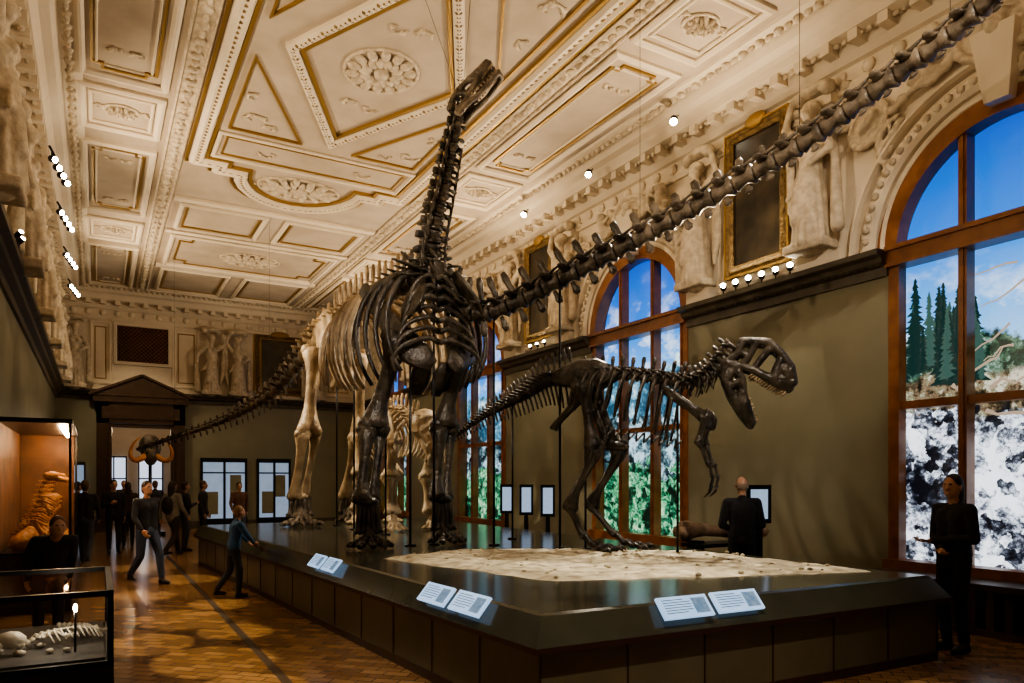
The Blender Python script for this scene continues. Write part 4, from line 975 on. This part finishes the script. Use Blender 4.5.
# ------------------------------------------------------------ people
def cdist(P,prims):
    best=np.full(len(P),1e9); lab=np.zeros(len(P),int)
    for pr in prims:
        if pr[0]=='c':
            _,a,c,r0,r1,l=pr; a=np.array(a);c=np.array(c);d=c-a;L=max(1e-9,(d*d).sum()); t=np.clip(((P-a)@d)/L,0,1)
            q=np.linalg.norm(P-(a+t[:,None]*d),axis=1)-(r0+(r1-r0)*t)
        else:
            _,c,r,l=pr; r=np.array(r); q=(np.linalg.norm((P-np.array(c))/r,axis=1)-1)*r.min()
        m=q<best; best[m]=q[m]; lab[m]=l
    return lab
def person(name,x,y,heading,H=1.75,top=(.02,.02,.025),legs=(.02,.02,.03),hair=(.03,.018,.01),pose=None,vox=.012,z=0,bald=False,longhair=False,lean=0,skirt=False,bag=False,headturn=0):
    J=dict(pel=(0,0,.95),chest=(0,.0,1.28),neck=(0,-.01,1.47),head=(0,.02,1.635),
      sl=(-.18,0,1.41),sr=(.18,0,1.41),el=(-.235,-.03,1.13),er=(.235,-.03,1.13),wl=(-.22,.07,.88),wr=(.22,.07,.88),
      hl=(-.09,0,.93),hr=(.09,0,.93),kl=(-.10,.03,.50),kr=(.10,.03,.50),al=(-.10,-.02,.09),ar=(.10,-.02,.09))
    if pose: J.update(pose)
    J={k:V(v) for k,v in J.items()}
    R=Matrix.Rotation(-lean,3,'X')
    if lean:
        for k in ('chest','neck','head','sl','sr','el','er','wl','wr'): J[k]=J['pel']+R@(J[k]-J['pel'])
    pr=[];s=MB()
    def C(a,c,r0,r1,l): s.capsule(a,c,r0,r1,12); pr.append(('c',tuple(a),tuple(c),r0,r1,l))
    def E(c,r,l): s.ell(c,r,16); pr.append(('e',tuple(c),r,l))
    SK,TP,LG,SH,HR=0,1,2,3,4
    mid=J['pel'].lerp(J['chest'],.5)
    for k in (-1,1):
        C(J['pel']+V((k*.065,0,.02)),mid+V((k*.055,0,0)),.115,.105,TP); C(mid+V((k*.055,0,0)),J['chest']+V((k*.07,0,.05)),.105,.115,TP)
    E(J['pel']+V((0,0,-.03)),(.175,.125,.13),LG if not bag else TP)
    C(J['sl'],J['sr'],.065,.065,TP); C(J['chest'],J['neck'],.11,.055,TP); C(J['neck']-V((0,0,.02)),J['head']-V((0,0,.06)),.052,.05,SK)
    h=J['head']; T=Matrix.Rotation(headturn,3,'Z')
    E(h,(.074,.092,.115),SK); E(h+T@V((0,.03,-.06)),(.052,.058,.055),SK); C(h+T@V((0,.09,.0)),h+T@V((0,.105,-.025)),.009,.013,SK)
    for k in (-1,1): E(h+T@V((k*.077,0,-.01)),(.012,.02,.03),SK); C(h+T@V((k*.020,.088,.028)),h+T@V((k*.040,.082,.028)),.006,.005,HR)
    C(h+T@V((-.02,.085,-.062)),h+T@V((.02,.085,-.062)),.008,.008,SK)
    if bald: E(h+T@V((0,-.03,-.01)),(.080,.07,.07),HR)
    else: E(h+T@V((0,-.022,.035)),(.084,.092,.10),HR); E(h+T@V((0,-.045,-.02)),(.078,.06,.09),HR)
    if longhair: C(h+T@V((0,-.06,0)),h+T@V((0,-.07,-.2)),.08,.07,HR); 
    for q,sg in (('l',-1),('r',1)):
        S0,E0,W0=J['s'+q],J['e'+q],J['w'+q]
        C(S0,E0,.066,.052,TP); C(E0,W0,.052,.036,TP)
        d=(W0-E0).normalized(); side=V((0,1,0)) if abs(d.y)<.7 else V((0,0,1)); side=(side-d*side.dot(d)).normalized(); n=d.cross(side)*(-sg)
        if n.dot(V((-sg,0,0)))<0: n=-n
        C(W0,W0+d*.025,.026,.028,SK)
        for k in range(4):
            b0=W0+d*.03+side*(.027-.018*k); b1=W0+d*.10+side*(.03-.02*k); C(b0,b1,.014,.012,SK)
            ln=(.07,.08,.075,.06)[k]; m=b1+d*ln*.5+n*.012; C(b1,m,.0115,.010,SK); C(m,m+d*ln*.35+n*.03,.010,.009,SK)
        t0=W0+d*.035+side*.03; t1=t0+d*.035+side*.03+n*.01; C(t0,t1,.014,.012,SK); C(t1,t1+d*.03+n*.012,.012,.010,SK)
        Hh,K,A=J['h'+q],J['k'+q],J['a'+q]
        C(Hh,K,.092,.066,LG); C(K,K.lerp(A,.35),.066,.062,LG); C(K.lerp(A,.35),A+V((0,0,.03)),.062,.05,LG)
        C(A+V((0,-.03,-.045)),A+V((0,.05,-.04)),.042,.042,SH); C(A+V((0,.05,-.04)),A+V((sg*.02,.15,-.058)),.042,.032,SH); C(A,A+V((0,0,-.04)),.045,.045,SH)
    if skirt: C(J['pel'],J['pel']+V((0,.02,-.35)),.16,.19,LG)
    if bag: E(J['chest']+V((0,-.17,-.08)),(.15,.09,.21),SH)
    me=remesh(s,name,vox*1.75/H if H>1.5 else vox,1)
    n=len(me.polygons); cc=np.empty(n*3); me.polygons.foreach_get('center',cc); lab=cdist(cc.reshape(-1,3),pr)
    me.polygons.foreach_set('material_index',lab.astype(np.int32)); 
    key=lambda nm,c,r=.8: mat(name+'_'+nm,c,r,bump=.2,bscale=18)
    for m in (M['skin'],key('top',top),key('legs',legs),key('shoes',(.015,.012,.01),.5),key('hair',hair,.6)): me.materials.append(m)
    o=bpy.data.objects.new(name,me); COL.objects.link(o); f=H/1.755; o.scale=(f,f,f); o.rotation_euler=(0,0,heading-math.pi/2)
    o.location=(x,y,z); 
    zs=min(v.co.z for v in me.vertices)*f; o.location.z=z-zs
    return o
walk=dict(kl=(-.10,.20,.53),al=(-.10,.26,.12),kr=(.10,-.02,.50),ar=(.10,-.30,.16),el=(-.24,-.14,1.15),wl=(-.24,-.12,.9),er=(.24,.04,1.14),wr=(.22,.22,.95))
D=math.radians
person('standing_man',7.28,6.62,D(50),1.76,top=(.010,.011,.018),legs=(.02,.02,.025),hair=(.25,.18,.13),bald=True,vox=.009,pose=dict(wl=(-.12,.22,1.05),wr=(.12,.22,1.05),el=(-.25,.02,1.12),er=(.25,.02,1.12)))
person('standing_woman',7.38,4.0,D(165),1.76,top=(.012,.011,.012),legs=(.012,.012,.016),hair=(.02,.012,.008),longhair=True,vox=.009,headturn=D(15),pose=dict(el=(-.23,.0,1.13),wl=(.05,.2,1.10),er=(.23,.0,1.13),wr=(-.06,.22,1.02)))
person('boy',1.74,11.15,D(5),1.34,top=(.025,.09,.20),legs=(.03,.035,.05),hair=(.20,.11,.05),vox=.010,lean=.14,headturn=0,pose=dict(er=(.22,.16,1.22),wr=(.16,.30,1.10),el=(-.22,.14,1.20),wl=(-.12,.28,1.10),kr=(.12,.08,.52),ar=(.12,.06,.10),kl=(-.1,-.05,.5),al=(-.12,-.28,.13)))
person('walking_man',.72,13.3,D(-60),1.72,top=(.015,.015,.02),legs=(.04,.06,.11),vox=.011,pose=walk)
person('leaning_visitor',-.42,8.6,D(-75),1.50,top=(.02,.018,.02),hair=(.10,.05,.02),vox=.011,lean=.7)
far=[(-.2,17.4,80,1.74,(.02,.015,.02)),(.35,19.2,-80,1.72,(.015,.015,.015)),(.7,20.8,90,1.66,(.05,.03,.02)),(-.4,20.8,30,1.7,(.02,.02,.02)),(1.5,23.6,100,1.7,(.03,.03,.04)),(.75,25.6,-90,1.7,(.06,.05,.04)),
     (1.50,18.0,40,1.72,(.22,.21,.19)),(1.85,19.0,10,1.68,(.02,.02,.03)),(2.4,20.2,-20,1.7,(.03,.03,.03)),(3.5,21.5,-90,1.68,(.12,.06,.04))]
for i,(x,y,a,H,c) in enumerate(far):
    ps=walk if i%3==0 else (dict(er=(.25,.05,1.13),wr=(.1,.24,1.2)) if i%3==1 else None)
    random.seed(i); person('museum_visitor',x,y,D(a),H,top=c,legs=random.choice([(.02,.02,.03),(.05,.06,.09),(.03,.025,.02)]),hair=random.choice([(.03,.02,.01),(.12,.07,.03),(.02,.015,.01)]),vox=.018,pose=ps,longhair=(i%4==2),bag=(i==6))

# ------------------------------------------------------------ world & camera
w=bpy.data.worlds.new('World'); S.world=w; w.use_nodes=True; w.node_tree.nodes['Background'].inputs[0].default_value=(.3,.25,.2,1); w.node_tree.nodes['Background'].inputs[1].default_value=.1
cam=bpy.data.cameras.new('Camera'); co=bpy.data.objects.new('Camera',cam); COL.objects.link(co)
co.location=(0,0,1.7); co.rotation_euler=(math.pi/2,0,-math.radians(30)); cam.sensor_width=36; cam.lens=720/1024*36; cam.shift_y=139/1024; cam.clip_start=.05
S.camera=co
